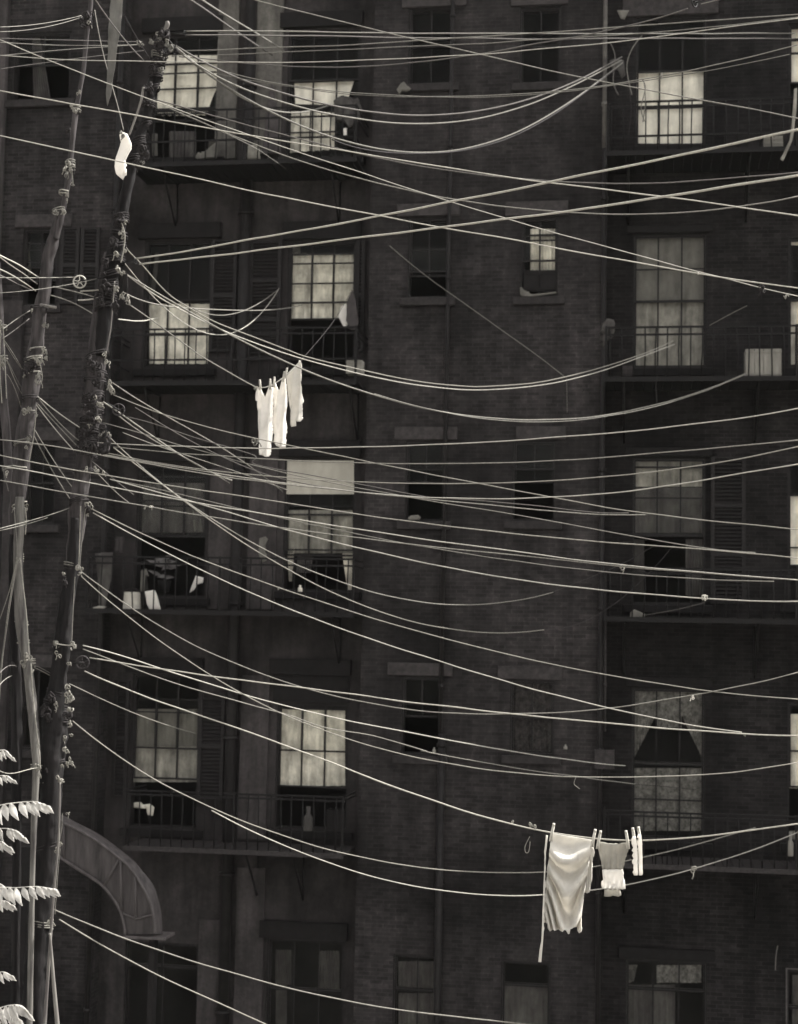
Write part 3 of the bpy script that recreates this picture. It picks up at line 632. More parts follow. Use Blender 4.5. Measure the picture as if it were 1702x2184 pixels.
('highest of four parallel lines entering at the left edge and crossing to the right', 3, 12, 12, 'd-10,1275 d500,1350 d900,1420 d1150,1455 d1700,1552 e500,1585 e900,1612 e1100,1625 h1702,180 i450,200 i800,206', 'rope'),
('second of four parallel lines entering at the left edge and crossing to the right', 3, 12, 12, 'd-10,1363 d350,1440 d650,1485 d900,1530 d1250,1580 d1700,1650 h0,120 h560,195 h1100,270 h1702,333 i800,385 i1702,460', 'rope'),
('third of four parallel lines entering at the left edge and crossing to the right', 3, 12, 12, 'd-10,1433 d400,1510 g840,75 g1200,130 g1700,235 h400,265 h560,290 h1100,370 h1702,440 i650,500 i1450,575 i1702,590', 'rope'),
('lowest of four parallel left-edge lines, with a white splice near the dark pole', 3, 12, 12, 'g-10,3 g400,75 g830,152 g1200,210 g1700,285 h300,300 h600,345 h1000,390 h1702,465 i500,490 i1000,542 i1400,572 i1702,592', 'rope'),
('line just under the four parallels, from a knot on the dark pole', 2.6, 14, 13, 'g670,5 g900,50 g1200,120 g1600,200 h300,265 h560,318 h1000,392 h1702,492 i300,525 i700,555 i1100,580 i1560,596', 'rope_grey'),
('line with a white knotted clump at the right, under the parallels', 3, 14, 12.5, 'g650,0 g1000,90 g1200,150 g1400,200 g1700,300 h500,375 h1000,480 h1702,610 i0,585 i700,665 i1100,700 i1702,718', 'rope'),
('deep slack line sagging to the wall corner below the third storey, upper of two', 3, 14, 19.5, 'd650,1260 d800,1385 d900,1490 g1000,65 g1150,170 g1300,270 g1500,375 h0,378 h300,520 h560,625 h900,710 h1250,738 h1500,715 h1702,680 i120,695 i255,662', 'rope'),
('deep slack line sagging to the wall corner below the third storey, lower of two', 2.8, 14, 19.5, 'd670,1320 d830,1430 d950,1545 g1100,130 g1250,240 g1500,390 h0,430 h200,540 h500,690 h800,800 h1100,870 h1500,905 h1702,885 i205,883', 'rope'),
('short faint rope below the dark lashing, right of two', 2.2, 14, 17, 'd540,1400 d700,1530 d790,1600', 'rope_grey'),
('short faint rope below the dark lashing, left of two', 2.6, 14, 17, 'd555,1450 d650,1550 d760,1645', 'rope_grey'),
# from the lower lashings of the dark pole
('upper line of the pair from the knot above the laundry on the fire escape', 2.8, 14, 14, 'g545,172 g840,320 g1200,470 g1650,635 h140,642 h500,760 h1000,905 h1260,975 h1702,1080 i700,1175 i1220,1250 i1702,1300', 'rope'),
('lower line of the pair from the knot above the laundry on the fire escape', 2.8, 14, 13, 'g550,195 g860,370 g1350,605 g1700,755 h0,680 h700,955 h1300,1130 h1702,1250 i590,1345 i1000,1435 i1370,1492', 'rope'),
('slack line from the pale knot passing the white bucket, rising again at the right edge', 2.8, 14, 14, 'g480,540 g800,765 g1150,980 g1400,1090 g1700,1200 h300,1235 h600,1305 h850,1345 h1300,1380 h1702,1380 i590,1348 i1050,1280 i1400,1210 i1702,1140', 'rope'),
('line plunging from the pale knot and levelling out across the lower brick wall', 2.8, 14, 15, 'g480,570 g900,905 g1250,1160 g1450,1290 h0,1295 h180,1395 h350,1450 h600,1545 k800,90 k1300,190 k1702,230 l400,243 l700,245 l1150,225 l1702,160', 'rope'),
('upper line of the pair that starts at the pale triangular hook', 3.2, 14, 19.5, 'g490,975 g960,1120 g1200,1190 g1450,1270 h0,1290 h400,1390 h1100,1530 h1702,1630 i320,1650 i680,1685', 'rope'),
('lower line of the pair that starts at the pale triangular hook', 2.8, 14, 19.5, 'g490,1000 g960,1175 g1400,1310 g1700,1390 h400,1462 h1000,1600 k700,0 k1000,92 k1500,185 k1702,215 l400,240 l740,285', 'rope'),
('bright rope running off the top of the lower pulley wheel', 3.2, 14, 12.5, 'g530,1053 g800,1090 g1200,1155 g1700,1220 h0,1195 h400,1250 h1000,1320 h1702,1395 i700,1450 i1300,1490 i1702,1508', 'rope_bright'),
('bright rope under the lower pulley wheel that carries the pale dress', 3.2, 14, 11.8, 'g500,1130 g900,1280 g1300,1430 g1700,1580 k0,2 k480,165 k1000,350 k1500,505 l0,500 l240,575 l500,612 l650,625 l780,615 l1000,597 l1350,560 l1702,520', 'rope_bright'),
('short dim rope fading out over the barred fourth-storey window', 2.6, 14, 19, 'g410,1205 g700,1340 g900,1420 g1160,1502', 'rope_grey'),
('upper of the lowest slack pair that passes behind the hanging dress', 3, 14, 20.5, 'g430,1420 j530,0 j880,230 j1220,415 k0,540 k330,640 k700,735 k1100,790 k1500,808 l0,808 l400,785 l800,720 l1200,610 l1300,582 l1450,540', 'rope'),
('lower of the lowest slack pair that passes behind the hanging dress', 2.8, 14, 20.5, 'j1250,440 j1450,540 k0,575 k400,740 k800,860 k1200,925 k1500,940 l0,938 l300,930 l700,880 l1000,810 l1250,735 l1702,570', 'rope'),
('upper rope leaving the foot of the dark pole towards the ground-floor windows', 3.6, 14, 17, 'j305,1020 j330,1040 j600,1140 j1000,1290 j1500,1430 k0,1445 k500,1560 k1000,1640 k1500,1690 l200,1712', 'rope'),
('lower rope leaving the foot of the dark pole, cut off by the bottom edge', 3.6, 14, 15.5, 'j350,1085 j700,1290 j1200,1540 j1600,1720', 'rope'),
('dark thin rope by the third-storey right window', 1.3, 21, 21.2, 'i800,795 i1000,760 i1150,725', 'rope_grey'),
('thin dark rope under the crate on the right, running up to the right', 1.3, 21, 20.8, 'f1180,600 f1290,540 f1400,485', 'rope_grey'),
('frayed dim rope hanging off the fire escape below the striped curtain', 2.2, 21.0, 21.0, 'f870,895 f862,960 f868,1060', 'rope_dark'),
('short pale rope end hanging down the dark wall at the lower right', 2.2, 21.5, 21.5, 'l1582,1240 l1572,1300 l1568,1385', 'rope_grey'),
('thin loop of cord dangling before the dark wall under the splice', 1.8, 13, 13, 'k1618,590 k1590,650 k1595,685 k1612,678 k1620,620', 'rope_grey'),
('small loop of cord hanging from the lower pair left of the lace curtain', 1.8, 15, 15, 'l390,240 l378,280 l395,300 l412,312', 'rope_grey'),
('shaded end of the upper deep slack line, coloured dark, reaching the right window', 1.5, 19.5, 21.6, 'i255,662 i400,600 i550,550 i780,430 i860,385', 'rope_dark'),  # from here, clothesline ends in the houses' shade, drawn thinner and coloured dark
('shaded end of the lower deep slack line, coloured dark, reaching the right window', 1.5, 19.5, 21.6, 'i205,883 i400,840 i560,785 i700,665 i850,515 i980,370', 'rope_dark'),
('thin dark cord carrying on from the triangular hook pair to the lace window', 1.5, 19.5, 22, 'i680,685 i900,1690 l850,182 l1000,190', 'rope_dark') if 0 else  # shaded end of the triangular hook pair, coloured dark
('thin dark cord rising from the slanting cream union suit to the second-storey window', 1.5, 16.2, 21.8, 'e262,812 e400,650 e460,570 e560,400', 'rope_dark'),  # shaded end of the union suit line, coloured dark
('shaded end of the triangular hook pair, coloured dark, across the lace window above the laundry', 1.5, 19.5, 22, 'l740,285 l900,300 l1100,320', 'rope_dark'),
]
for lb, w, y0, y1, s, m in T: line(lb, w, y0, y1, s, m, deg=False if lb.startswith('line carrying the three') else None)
# ---------------------------------------------------------------- poles
def smooth_path(rows, n=16):
    """rows of (xleft, xright, y) -> centre and half width, interpolated"""
    out = []
    for i in range(len(rows) - 1):
        a, b = rows[i], rows[i + 1]
        for k in range(n):
            t = k / n; out.append(tuple(a[j] * (1 - t) + b[j] * t for j in range(3)))
    out.append(rows[-1]); return out
def log(par, rows, Y, mat, name='log', jit=.3, lean=0.0, label=None):
    R = smooth_path(rows); P = []; rad = []
    for i, (a, b, y) in enumerate(R):
        yy = Y + lean * i / len(R)
        P.append(at((a + b) / 2, y, yy)); rad.append((b - a) / 2 * yy / FPX * (1 + .10 * noise.noise(Vector((i * .35, a * .1, 0)))))
    # soften the bends
    for _ in range(14):
        P = [P[0]] + [(P[i - 1] + P[i] * 2 + P[i + 1]) / 4 for i in range(1, len(P) - 1)] + [P[-1]]
        rad = [rad[0]] + [(rad[i - 1] + rad[i] * 2 + rad[i + 1]) / 4 for i in range(1, len(rad) - 1)] + [rad[-1]]
    m = MB(); m.tube(P, rad, 22, jit=jit)
    o = m.build(name, M[mat], par)
    if label: o['label'] = label
    return P, rad
def to_ground(rows, dx=0):
    """add the hidden length of a log down to the yard"""
    (a0, b0, y0), (a, b, y) = rows[-2], rows[-1]
    k = (2480 - y) / (y - y0); k = min(k, 3)
    return rows + [(a + (a - a0) * k * .6, b + (b - b0) * k * .6, y + (y - y0) * k)]
def coil(par, cx, y, half, Y, turns, mat='rope_dark', tilt=.1, rr=.007, name='rope_lashing'):
    c = at(cx, y, Y); r = half * Y / FPX + .006
    m = MB(); P = []
    N = 14 * turns
    for k in range(N + 1):
        a = 2 * math.pi * k / 14
        z = (k / N - .5) * turns * .022 + tilt * r * math.cos(a) + .008 * noise.noise(Vector((k * .31, y * .1, cx)))
        P.append((c.x + r * math.cos(a) * (1 + .06 * noise.noise(Vector((k * .5, y, 0)))), c.y + r * math.sin(a), c.z + z))
    m.tube(P, rr, 5); return m.build(name, M[mat], par)
def knot(par, x, y, size, Y, mat='rope', name='knot', seed=None):
    rnd = random.Random(int(x * 31 + y * 17) if seed is None else seed)
    c = at(x, y, Y); s = size * Y / FPX; m = MB()
    for k in range(max(2, int(size / 2.6))):
        P = []; a0 = rnd.random() * 6.28; ax = rnd.uniform(.35, .9); o = Vector((rnd.uniform(-.6, .6), rnd.uniform(-.5, .3), rnd.uniform(-.8, .7))) * s
        tw = rnd.uniform(-1, 1)
        for q in range(9):
            a = a0 + q * rnd.uniform(.5, .9)
            P.append(c + o + Vector((math.cos(a) * ax, math.sin(a) * .6 * tw, math.sin(a) * rnd.uniform(.7, 1.1))) * s * .62)
        m.tube(P, s * rnd.uniform(.13, .22), 5)
    for k in range(max(1, int(size / 6))):          # frayed ends
        p = c + Vector((rnd.uniform(-.7, .7), -.3 * s, rnd.uniform(-.5, .4))) * s
        q = p + Vector((rnd.uniform(-.5, .9) * s, 0, -rnd.uniform(.6, 1.6) * s))
        m.tube([p, (p + q) / 2 + Vector((s * .15, 0, 0)), q], [s * .12, s * .12, s * .2], 5)
    return m.build(name, M[mat], par)

PB = at(60, 2330, YP)
dark = empty('clothesline_pole', (PB.x, YP, 0), 'tall dark spliced pole wrapped in many rope lashings, right of the other poles', 'pole', 'clothesline poles')
# three logs spliced end over end
log(dark, [(346, 352, 70), (330, 362, 92), (318, 347, 162), (311, 331, 202), (303, 324, 253), (285, 309, 290), (268, 297, 343), (264, 287, 379), (249, 276, 433), (236, 266, 487), (224, 260, 560), (214, 250, 622), (210, 243, 668), (196, 230, 760)], YP, 'pole_dark', lean=0)
log(dark, [(222, 240, 540), (206, 232, 622), (197, 222, 665), (184, 226, 760), (180, 222, 802), (175, 217, 867), (173, 214, 911), (163, 200, 965), (160, 193, 1019), (150, 188, 1066), (146, 177, 1143), (140, 168, 1204), (130, 158, 1290)], YP + .03, 'pole')
log(dark, to_ground([(153, 172, 1105), (142, 170, 1204), (125, 158, 1276), (117, 153, 1349), (112, 150, 1403), (104, 142, 1457), (94, 148, 1511), (87, 141, 1565), (83, 137, 1619), (87, 133, 1714), (76, 124, 1801), (69, 113, 1894), (61, 108, 1967), (51, 104, 2039), (47, 100, 2147)]), YP - .02, 'pole_dark')
log(dark, [(96, 108, 1500), (84, 104, 1620), (72, 92, 1760), (62, 84, 1900), (50, 70, 2080), (38, 58, 2400)], YP + .22, 'pole_dark', name='prop')
log(dark, [(126, 130, 1668), (123, 128, 1790), (113, 118, 1900), (106, 112, 1985), (91, 99, 2184), (72, 82, 2400)], YP - .18, 'stick', name='prop', jit=.05, label='slim pale prop lashed to the foot of the pole')
log(dark, [(104, 109, 1990), (110, 118, 2090), (118, 128, 2190), (132, 142, 2400)], YP - .2, 'stick', name='prop', jit=.05)
log(dark, [(303, 309, 186), (298, 304, 216), (287, 292, 250), (273, 278, 288)], YP - .16, 'stick', name='stick', jit=.05, label='pale slanting stick tied to the upper pole')
log(dark, [(352, 361, 46), (352, 363, 52), (348, 356, 66)], YP, 'stick', name='pole_tip', jit=.1)
log(dark, [(243, 246, 600), (235, 238, 700), (226, 229, 750)], YP - .1, 'stick', name='stick', jit=.05)
def half_at(rows, y):
    for i in range(len(rows) - 1):
        if rows[i][2] <= y <= rows[i + 1][2]:
            t = (y - rows[i][2]) / (rows[i + 1][2] - rows[i][2])
            a = rows[i][0] * (1 - t) + rows[i + 1][0] * t; b = rows[i][1] * (1 - t) + rows[i + 1][1] * t
            return (a + b) / 2, (b - a) / 2
    return None
ENV = [(330, 362, 75), (318, 347, 162), (305, 325, 253), (267, 298, 343), (249, 277, 433), (224, 266, 560), (209, 250, 622), (184, 231, 760), (175, 220, 867), (162, 206, 965), (150, 188, 1066), (140, 172, 1190), (117, 155, 1349), (106, 146, 1457), (88, 144, 1530), (83, 137, 1650), (76, 126, 1801), (61, 112, 1967), (45, 100, 2160)]
for y, n, m in ((82, 2, 'rope_dark'), (100, 3, 'rope_dark'), (120, 3, 'rope_grey'), (138, 3, 'rope_dark'), (165, 2, 'rope_dark'), (190, 2, 'rope_dark'), (225, 3, 'rope_dark'), (262, 2, 'rope_dark'), (305, 4, 'rope_dark'), (340, 3, 'rope_dark'), (468, 4, 'rope_dark'), (500, 2, 'rope_dark'), (530, 2, 'rope_dark'), (556, 3, 'rope_dark'), (588, 3, 'rope_dark'), (615, 5, 'rope_dark'), (632, 4, 'rope_dark'), (655, 3, 'rope_dark'), (758, 2, 'rope_dark'), (790, 2, 'rope_dark'), (812, 2, 'rope_dark'), (848, 3, 'rope_dark'), (868, 3, 'rope_dark'), (893, 3, 'rope_dark'), (915, 4, 'rope_dark'), (945, 5, 'rope_dark'), (962, 4, 'rope_dark'), (1005, 2, 'rope_dark'), (1068, 3, 'rope_dark'), (1205, 2, 'rope_grey'), (1212, 2, 'rope_dark'), (1372, 2, 'rope_dark'), (1382, 1, 'rope_grey'), (1478, 2, 'rope_dark'), (1505, 4, 'rope_dark'), (1530, 3, 'rope_dark'), (1632, 2, 'rope_dark'), (1668, 1, 'rope_grey'), (1806, 2, 'rope_dark'), (1968, 3, 'rope_grey')):
    c, h = half_at(ENV, y); coil(dark, c, y, h, YP, n, m, random.uniform(-.35, .35))
KD = [(350, 78, 17, 'd'), (338, 98, 14, 'd'), (362, 98, 12, 'g'), (372, 110, 9, 'd'), (352, 120, 12, 'd'), (328, 140, 13, 'd'), (345, 150, 9, 'g'), (318, 185, 13, 'd'), (312, 215, 11, 'd'), (318, 262, 8, 'd'), (302, 322, 16, 'd'), (292, 350, 13, 'd'), (303, 345, 7, 'g'),
      (340, 80, 9, 'g'), (356, 90, 8, 'b'), (370, 118, 6, 'b'), (300, 92, 9, 'g'), (322, 92, 8, 'g'), (255, 470, 14, 'd'), (265, 480, 8, 'b'), (262, 500, 9, 'b'), (240, 520, 12, 'd'), (266, 530, 7, 'b'), (246, 545, 8, 'b'), (224, 560, 12, 'd'), (250, 572, 9, 'b'), (262, 580, 7, 'b'), (218, 580, 8, 'd'),
      (225, 612, 16, 'd'), (248, 612, 9, 'b'), (262, 630, 8, 'b'), (272, 640, 9, 'b'), (213, 640, 12, 'd'), (245, 655, 12, 'd'), (222, 757, 7, 'b'), (228, 775, 8, 'b'), (190, 765, 11, 'd'), (205, 780, 14, 'd'), (205, 810, 14, 'd'), (233, 818, 9, 'b'), (237, 832, 10, 'b'), (203, 846, 8, 'b'), (212, 858, 8, 'b'), (219, 866, 7, 'b'),
      (195, 850, 14, 'd'), (195, 880, 15, 'd'), (178, 870, 8, 'd'), (210, 892, 8, 'b'), (190, 907, 7, 'b'), (198, 905, 13, 'd'), (222, 915, 12, 'd'), (216, 922, 9, 'g'), (230, 930, 9, 'b'), (205, 938, 10, 'd'), (180, 925, 12, 'd'), (222, 950, 16, 'd'), (200, 955, 16, 'd'), (175, 955, 12, 'd'),
      (205, 1000, 8, 'b'), (220, 1010, 7, 'b'), (186, 1000, 7, 'b'), (190, 1075, 9, 'b'), (184, 1086, 11, 'd'), (188, 1096, 6, 'b'), (170, 1210, 9, 'b'), (172, 1225, 6, 'b'), (135, 1222, 5, 'b'), (140, 1240, 9, 'd'), (156, 1374, 9, 'b'), (120, 1377, 9, 'g'), (125, 1394, 7, 'b'), (148, 1412, 6, 'b'),
      (145, 1470, 9, 'b'), (148, 1487, 11, 'b'), (120, 1499, 6, 'b'), (149, 1510, 8, 'b'), (120, 1512, 6, 'b'), (145, 1525, 11, 'd'), (150, 1545, 8, 'b'), (152, 1565, 5, 'b'), (100, 1520, 14, 'd'), (110, 1490, 12, 'd'), (138, 1578, 8, 'g'), (142, 1600, 8, 'b'), (146, 1624, 8, 'b'), (154, 1627, 6, 'b'), (134, 1632, 6, 'g'), (128, 1662, 8, 'b'),
      (145, 1738, 5, 'b'), (130, 1800, 6, 'b'), (118, 1812, 6, 'b'), (108, 1965, 9, 'b'), (110, 1975, 6, 'b'), (68, 1985, 7, 'g')]
MK = dict(d='rope_dark', g='rope_grey', b='rope')
for x, y, s, k in KD: knot(dark, x, y, s, YP - .14, MK[k])
def short_rope(par, s, w, Y, mat, name='rope_end', Y1=None):
    m = MB(); m.tube(path3(curve(pts(s)), Y, Y1 or Y), w * .5 * Y / FPX, 5); return m.build(name, M[mat], par)
for s, w, mt in (('=172,1080 =170,1150 =168,1208', 2.4, 'rope'), ('=160,1230 =156,1300 =153,1372', 2, 'rope_grey'), ('=182,1085 =176,1140 =170,1206', 2, 'rope_grey'), ('=133,1735 =131,1770 =122,1812', 2, 'rope_grey'), ('=128,1810 =122,1880 =117,1950', 1.8, 'rope_grey'),
                 ('=117,1372 =140,1376 =160,1376', 3, 'rope'), ('=258,470 =266,500 =264,530 =258,560', 3, 'rope'), ('=270,580 =272,620 =262,650', 2, 'rope_dark')):
    short_rope(dark, s, w, YP - .17, mt)
# left pole
left = empty('clothesline_pole', (at(40, 2330, YP).x, YP, 0), 'thinner knotted left pole, a sapling spliced on a pale bare trunk', 'pole', 'clothesline poles')
log(left, [(190, 200, -60), (189, 199, 10), (181, 191, 65), (174, 184, 144), (165, 174, 198), (156, 168, 235), (148, 160, 307), (141, 156, 361), (134, 147, 415), (122, 136, 470), (112, 126, 510)], 13.9, 'pole', jit=.22)
log(left, [(118, 130, 455), (97, 126, 523), (88, 115, 550), (81, 109, 622), (69, 101, 665), (63, 96, 730), (54, 90, 766), (47, 87, 820), (47, 78, 867), (36, 72, 911), (29, 65, 983), (22, 56, 1055), (18, 46, 1110), (20, 40, 1140)], 13.95, 'pole', jit=.25)
log(left, [(20, 44, 1060), (18, 42, 1300), (24, 46, 1500), (26, 46, 1800), (22, 42, 2150), (18, 40, 2420)], 14.1, 'pole_dark', name='prop')
log(left, [(33, 52, 1060), (30, 54, 1096), (28, 50, 1180), (28, 51, 1240), (31, 57, 1330), (46, 66, 1403), (54, 76, 1475), (62, 84, 1560), (68, 87, 1624), (68, 84, 1678), (66, 79, 1760), (62, 74, 1900), (56, 70, 2184), (48, 62, 2420)], 13.8, 'pole_trunk' if 'pole_trunk' in M else 'pole', jit=.14, label='bare pale trunk')
log(left, [(87, 120, 653)], 13.8, 'pole') if 0 else None
m = MB(); a = at(86, 650, 13.75); b = at(120, 656, 13.75); m.tube([a, (a + b) / 2, b], .014, 6); m.build('peg_board', M['stick'], left)
for x, y, h, n, mt in ((183, 48, 12, 3, 'rope_dark'), (163, 232, 8, 2, 'rope'), (150, 352, 9, 4, 'rope_grey'), (148, 366, 9, 2, 'rope_dark'), (136, 412, 9, 2, 'rope'), (125, 450, 12, 2, 'rope_grey'), (83, 658, 18, 2, 'rope_dark'), (80, 745, 16, 1, 'rope'), (72, 768, 18, 2, 'rope'), (70, 775, 18, 3, 'rope_dark'), (68, 800, 18, 1, 'rope'), (64, 850, 16, 2, 'rope_dark'), (62, 878, 14, 1, 'rope_grey'), (48, 945, 17, 2, 'rope_grey'), (40, 997, 17, 1, 'rope'), (42, 1077, 15, 1, 'rope'), (40, 1190, 9, 3, 'rope'), (46, 1328, 13, 1, 'rope'), (50, 1370, 12, 1, 'rope'), (62, 1412, 12, 3, 'rope'), (78, 1636, 11, 2, 'rope')):
    coil(left, x, y, h, 13.88, n, mt, random.uniform(-.3, .3))
for x, y, s, k in ((184, 40, 13, 'd'), (192, 50, 7, 'b'), (176, 46, 9, 'd'), (196, 28, 6, 'd'), (162, 236, 8, 'b'), (150, 226, 5, 'b'), (146, 278, 8, 'd'), (168, 195, 6, 'b'), (148, 352, 9, 'b'), (138, 362, 8, 'b'), (152, 360, 8, 'b'), (140, 375, 9, 'g'), (155, 390, 5, 'b'), (140, 414, 7, 'b'), (142, 428, 5, 'b'), (134, 450, 8, 'b'), (120, 452, 7, 'g'), (66, 662, 5, 'b'), (98, 690, 9, 'g'), (94, 745, 8, 'b'), (96, 762, 7, 'b'), (78, 765, 12, 'b'), (88, 772, 7, 'b'), (72, 785, 10, 'd'), (80, 800, 8, 'b'), (76, 812, 7, 'b'), (86, 815, 7, 'b'), (60, 790, 12, 'd'), (62, 872, 7, 'b'), (56, 877, 8, 'b'), (75, 884, 6, 'b'), (62, 935, 9, 'g'), (58, 950, 6, 'b'), (66, 942, 6, 'd'), (56, 1082, 6, 'b'), (40, 1190, 6, 'b'), (54, 1110, 6, 'b'), (30, 1085, 5, 'b'), (62, 1400, 10, 'b'), (50, 1415, 8, 'b'), (70, 1430, 5, 'b'), (24, 1420, 9, 'd'), (82, 1590, 6, 'b'), (80, 1636, 8, 'b'), (84, 1652, 6, 'b'), (98, 1642, 5, 'd')):
    knot(left, x, y, s, 13.74, MK[k])
for s, w, mt in (('=54,1082 =56,1110 =54,1140', 2.6, 'rope'), ('=30,1084 =34,1130 =38,1190', 2, 'rope_grey'), ('=50,1084 =46,1140 =40,1190', 2, 'rope_grey'), ('=44,1194 =52,1270 =58,1330 =62,1400', 2.2, 'rope'), ('=38,1195 =24,1270 =8,1380 =-4,1460', 4, 'rope_grey'), ('=35,1195 =20,1260 =-4,1330', 2.4, 'rope_grey'), ('=36,1196 =18,1300 =4,1420 =-6,1560', 3, 'rope'), ('=66,1415 =72,1500 =82,1590 =86,1640', 2.6, 'rope'), ('=78,870 =72,930 =62,985', 2.2, 'rope'), ('=153,362 =156,395 =155,390', 3, 'rope_grey'), ('=66,650 =80,655 =95,652', 2, 'rope_dark'), ('=84,770 =90,800 =88,818', 2, 'rope')):
    short_rope(left, s, w, 13.7, mt)
# outermost pole
outer = empty('clothesline_pole', (at(2, 2330, 13.6).x, 13.6, 0), 'pale outermost pole half cut off by the left edge', 'pole', 'clothesline poles')
log(outer, [(-16, 2, 560), (-10, 8, 658), (-8, 12, 766), (-2, 17, 857), (6, 26, 947), (9, 27, 1001), (8, 24, 1030)], 13.6, 'pole', jit=.12)
log(outer, [(-14, 6, 900), (-12, 8, 1010), (-22, 0, 1300), (-30, -6, 1700), (-38, -12, 2420)], 13.66, 'pole_dark', jit=.12)
for x, y, s in ((4, 768, 10), (2, 690, 7), (6, 780, 7), (12, 1008, 7), (2, 710, 6)): knot(outer, x, y, s, 13.5, 'rope')
for x, y, h, n in ((4, 700, 9, 2), (5, 768, 10, 3), (16, 1000, 9, 2)): coil(outer, x, y, h, 13.6, n, 'rope_grey')
for s, w in (('=6,690 =10,760 =14,850', 2), ('=2,690 =0,780 =4,860', 2)): short_rope(outer, s, w, 13.45, 'rope')
M['rag_grey'] = mat_cloth('grey_rag', .14, .4, .2, contrast=.4)
# loose things on the poles
def outline_cloth(name, poly, Y, mat, label, cat, group=None, fold=None, L=.045, thick=.004, par=None, amp=.012, conv=None):
    bm = bmesh.new(); q = [at(*(conv(x, y) if conv else (x, y)), Y) for x, y in poly]
    f = bm.faces.new([bm.verts.new(p) for p in q])
    bmesh.ops.triangulate(bm, faces=bm.faces[:])
    for _ in range(6):
        le = [e for e in bm.edges if e.calc_length() > L]
        if not le: break
        bmesh.ops.subdivide_edges(bm, edges=le, cuts=1); bmesh.ops.triangulate(bm, faces=[f for f in bm.faces if len(f.verts) > 3])
    bnd = {v for v in bm.verts if v.is_boundary}
    for _ in range(3):
        bmesh.ops.smooth_vert(bm, verts=[v for v in bm.verts if not v.is_boundary], factor=.5, use_axis_x=True, use_axis_y=False, use_axis_z=True)
    xs = [v.x for v in q]; zs = [v.z for v in q]; x0, x1, z0, z1 = min(xs), max(xs), min(zs), max(zs)
    for v in bm.verts:
        u, w = (v.co.x - x0) / (x1 - x0), (z1 - v.co.z) / (z1 - z0)
        d = amp * (noise.noise(v.co * 5) + .6 * noise.noise(v.co * 11))
        if fold: d += fold(u, w)
        v.co.y += d
    bmesh.ops.recalc_face_normals(bm, faces=bm.faces[:])
    me = bpy.data.meshes.new(name); bm.to_mesh(me); bm.free(); me.materials.append(M[mat])
    for p in me.polygons: p.use_smooth = True
    o = bpy.data.objects.new(name, me); COL.objects.link(o)
    mo = o.modifiers.new('cloth_thickness', 'SOLIDIFY'); mo.thickness = thick
    if par:
        o.parent = par
        if par.type == 'EMPTY': o.matrix_parent_inverse = Matrix.Translation(-par.location)
        if label: o['label'] = label
    else: tag(o, label, cat, group)
    return o
sag = lambda u, w: .03 * math.cos((u - .5) * 3.1)
b1 = outline_cloth('cloth_bundle', [(256, 288), (266, 283), (272, 286), (280, 305), (280, 318), (276, 326), (272, 335), (267, 350), (265, 365), (265, 378), (262, 384), (256, 378), (251, 372), (249, 358), (251, 340), (255, 325), (258, 308)], 13.6, 'laundry', 'long white cloth bundle tied up against the upper dark pole', 'bundle', amp=.02, thick=.03)
o = knot(None, 262, 286, 8, 13.55, 'rope'); o.name = 'knot'; o.parent = b1
outline_cloth('rag', [(237, -40), (265, -40), (258, 60), (250, 110), (243, 160), (237, 205), (229, 226), (226, 200), (228, 180), (231, 110), (235, 50)], 13.2, 'rag_grey', 'long pale tapering rag hanging from the top edge between the two poles', 'rag', amp=.03)
# pulleys
def pulley(x, y, r, Y, label, mat='iron_pale', hook=(-30, 0), turn=0.0, wmat=None):
    c = at(x, y, Y); R = r * Y / FPX
    e = empty('pulley', tuple(c), label, 'pulley', 'clothesline pulleys')
    m = MB(); N = 24
    ct, st = math.cos(turn), math.sin(turn)
    P = [c + Vector((math.cos(2 * math.pi * k / N) * R * ct, math.cos(2 * math.pi * k / N) * R * st, math.sin(2 * math.pi * k / N) * R)) for k in range(N + 1)]
    m.tube(P, R * .13, 6)
    for k in range(5):
        a = 2 * math.pi * k / 5 + .4; m.tube([c, c + Vector((math.cos(a) * R * ct, math.cos(a) * R * st, math.sin(a) * R))], R * .085, 5)
    m.tube([c + Vector((0, -.02, 0)), c + Vector((0, .02, 0))], R * .2, 10)
    m.build('wheel', M[wmat or mat], e)
    b = MB(); h = c + Vector((hook[0] * Y / FPX, 0, -hook[1] * Y / FPX))
    for dy in (-.022, .022):
        b.tube([c + Vector((0, dy, 0)), c + (h - c) * .55 + Vector((0, dy, 0)), c + (h - c) * .7], R * .09, 6)
    b.tube([c + (h - c) * .7, h], R * .1, 6)
    b.build('bracket', M['iron'], e)
pulley(170, 601, 14, 13.95, 'white spoked pulley wheel hanging between the two poles', 'enamel', (52, -8), .25)
pulley(176, 1413, 14, 13.9, 'spoked iron pulley wheel at the lower dark pole, with the laundry rope around it', 'iron_pale', (-36, 4), .2)
pulley(253, 874, 13, 13.8, 'dim spoked pulley wheel right of the middle of the dark pole', 'iron_pale', (-30, -18), .3)
pulley(289, 557, 6, 14, 'small dark pulley block at the left end of the thickest bright pair', 'iron', (-40, 4), 1.2)
pulley(395, 71, 6, 14.2, 'small dark pulley block beside the pole top', 'iron', (-34, -2), 1.2)
pulley(1481, 4, 11, 12, 'dark pulley cut by the top edge of the picture', 'iron', (30, -6), 1.0)
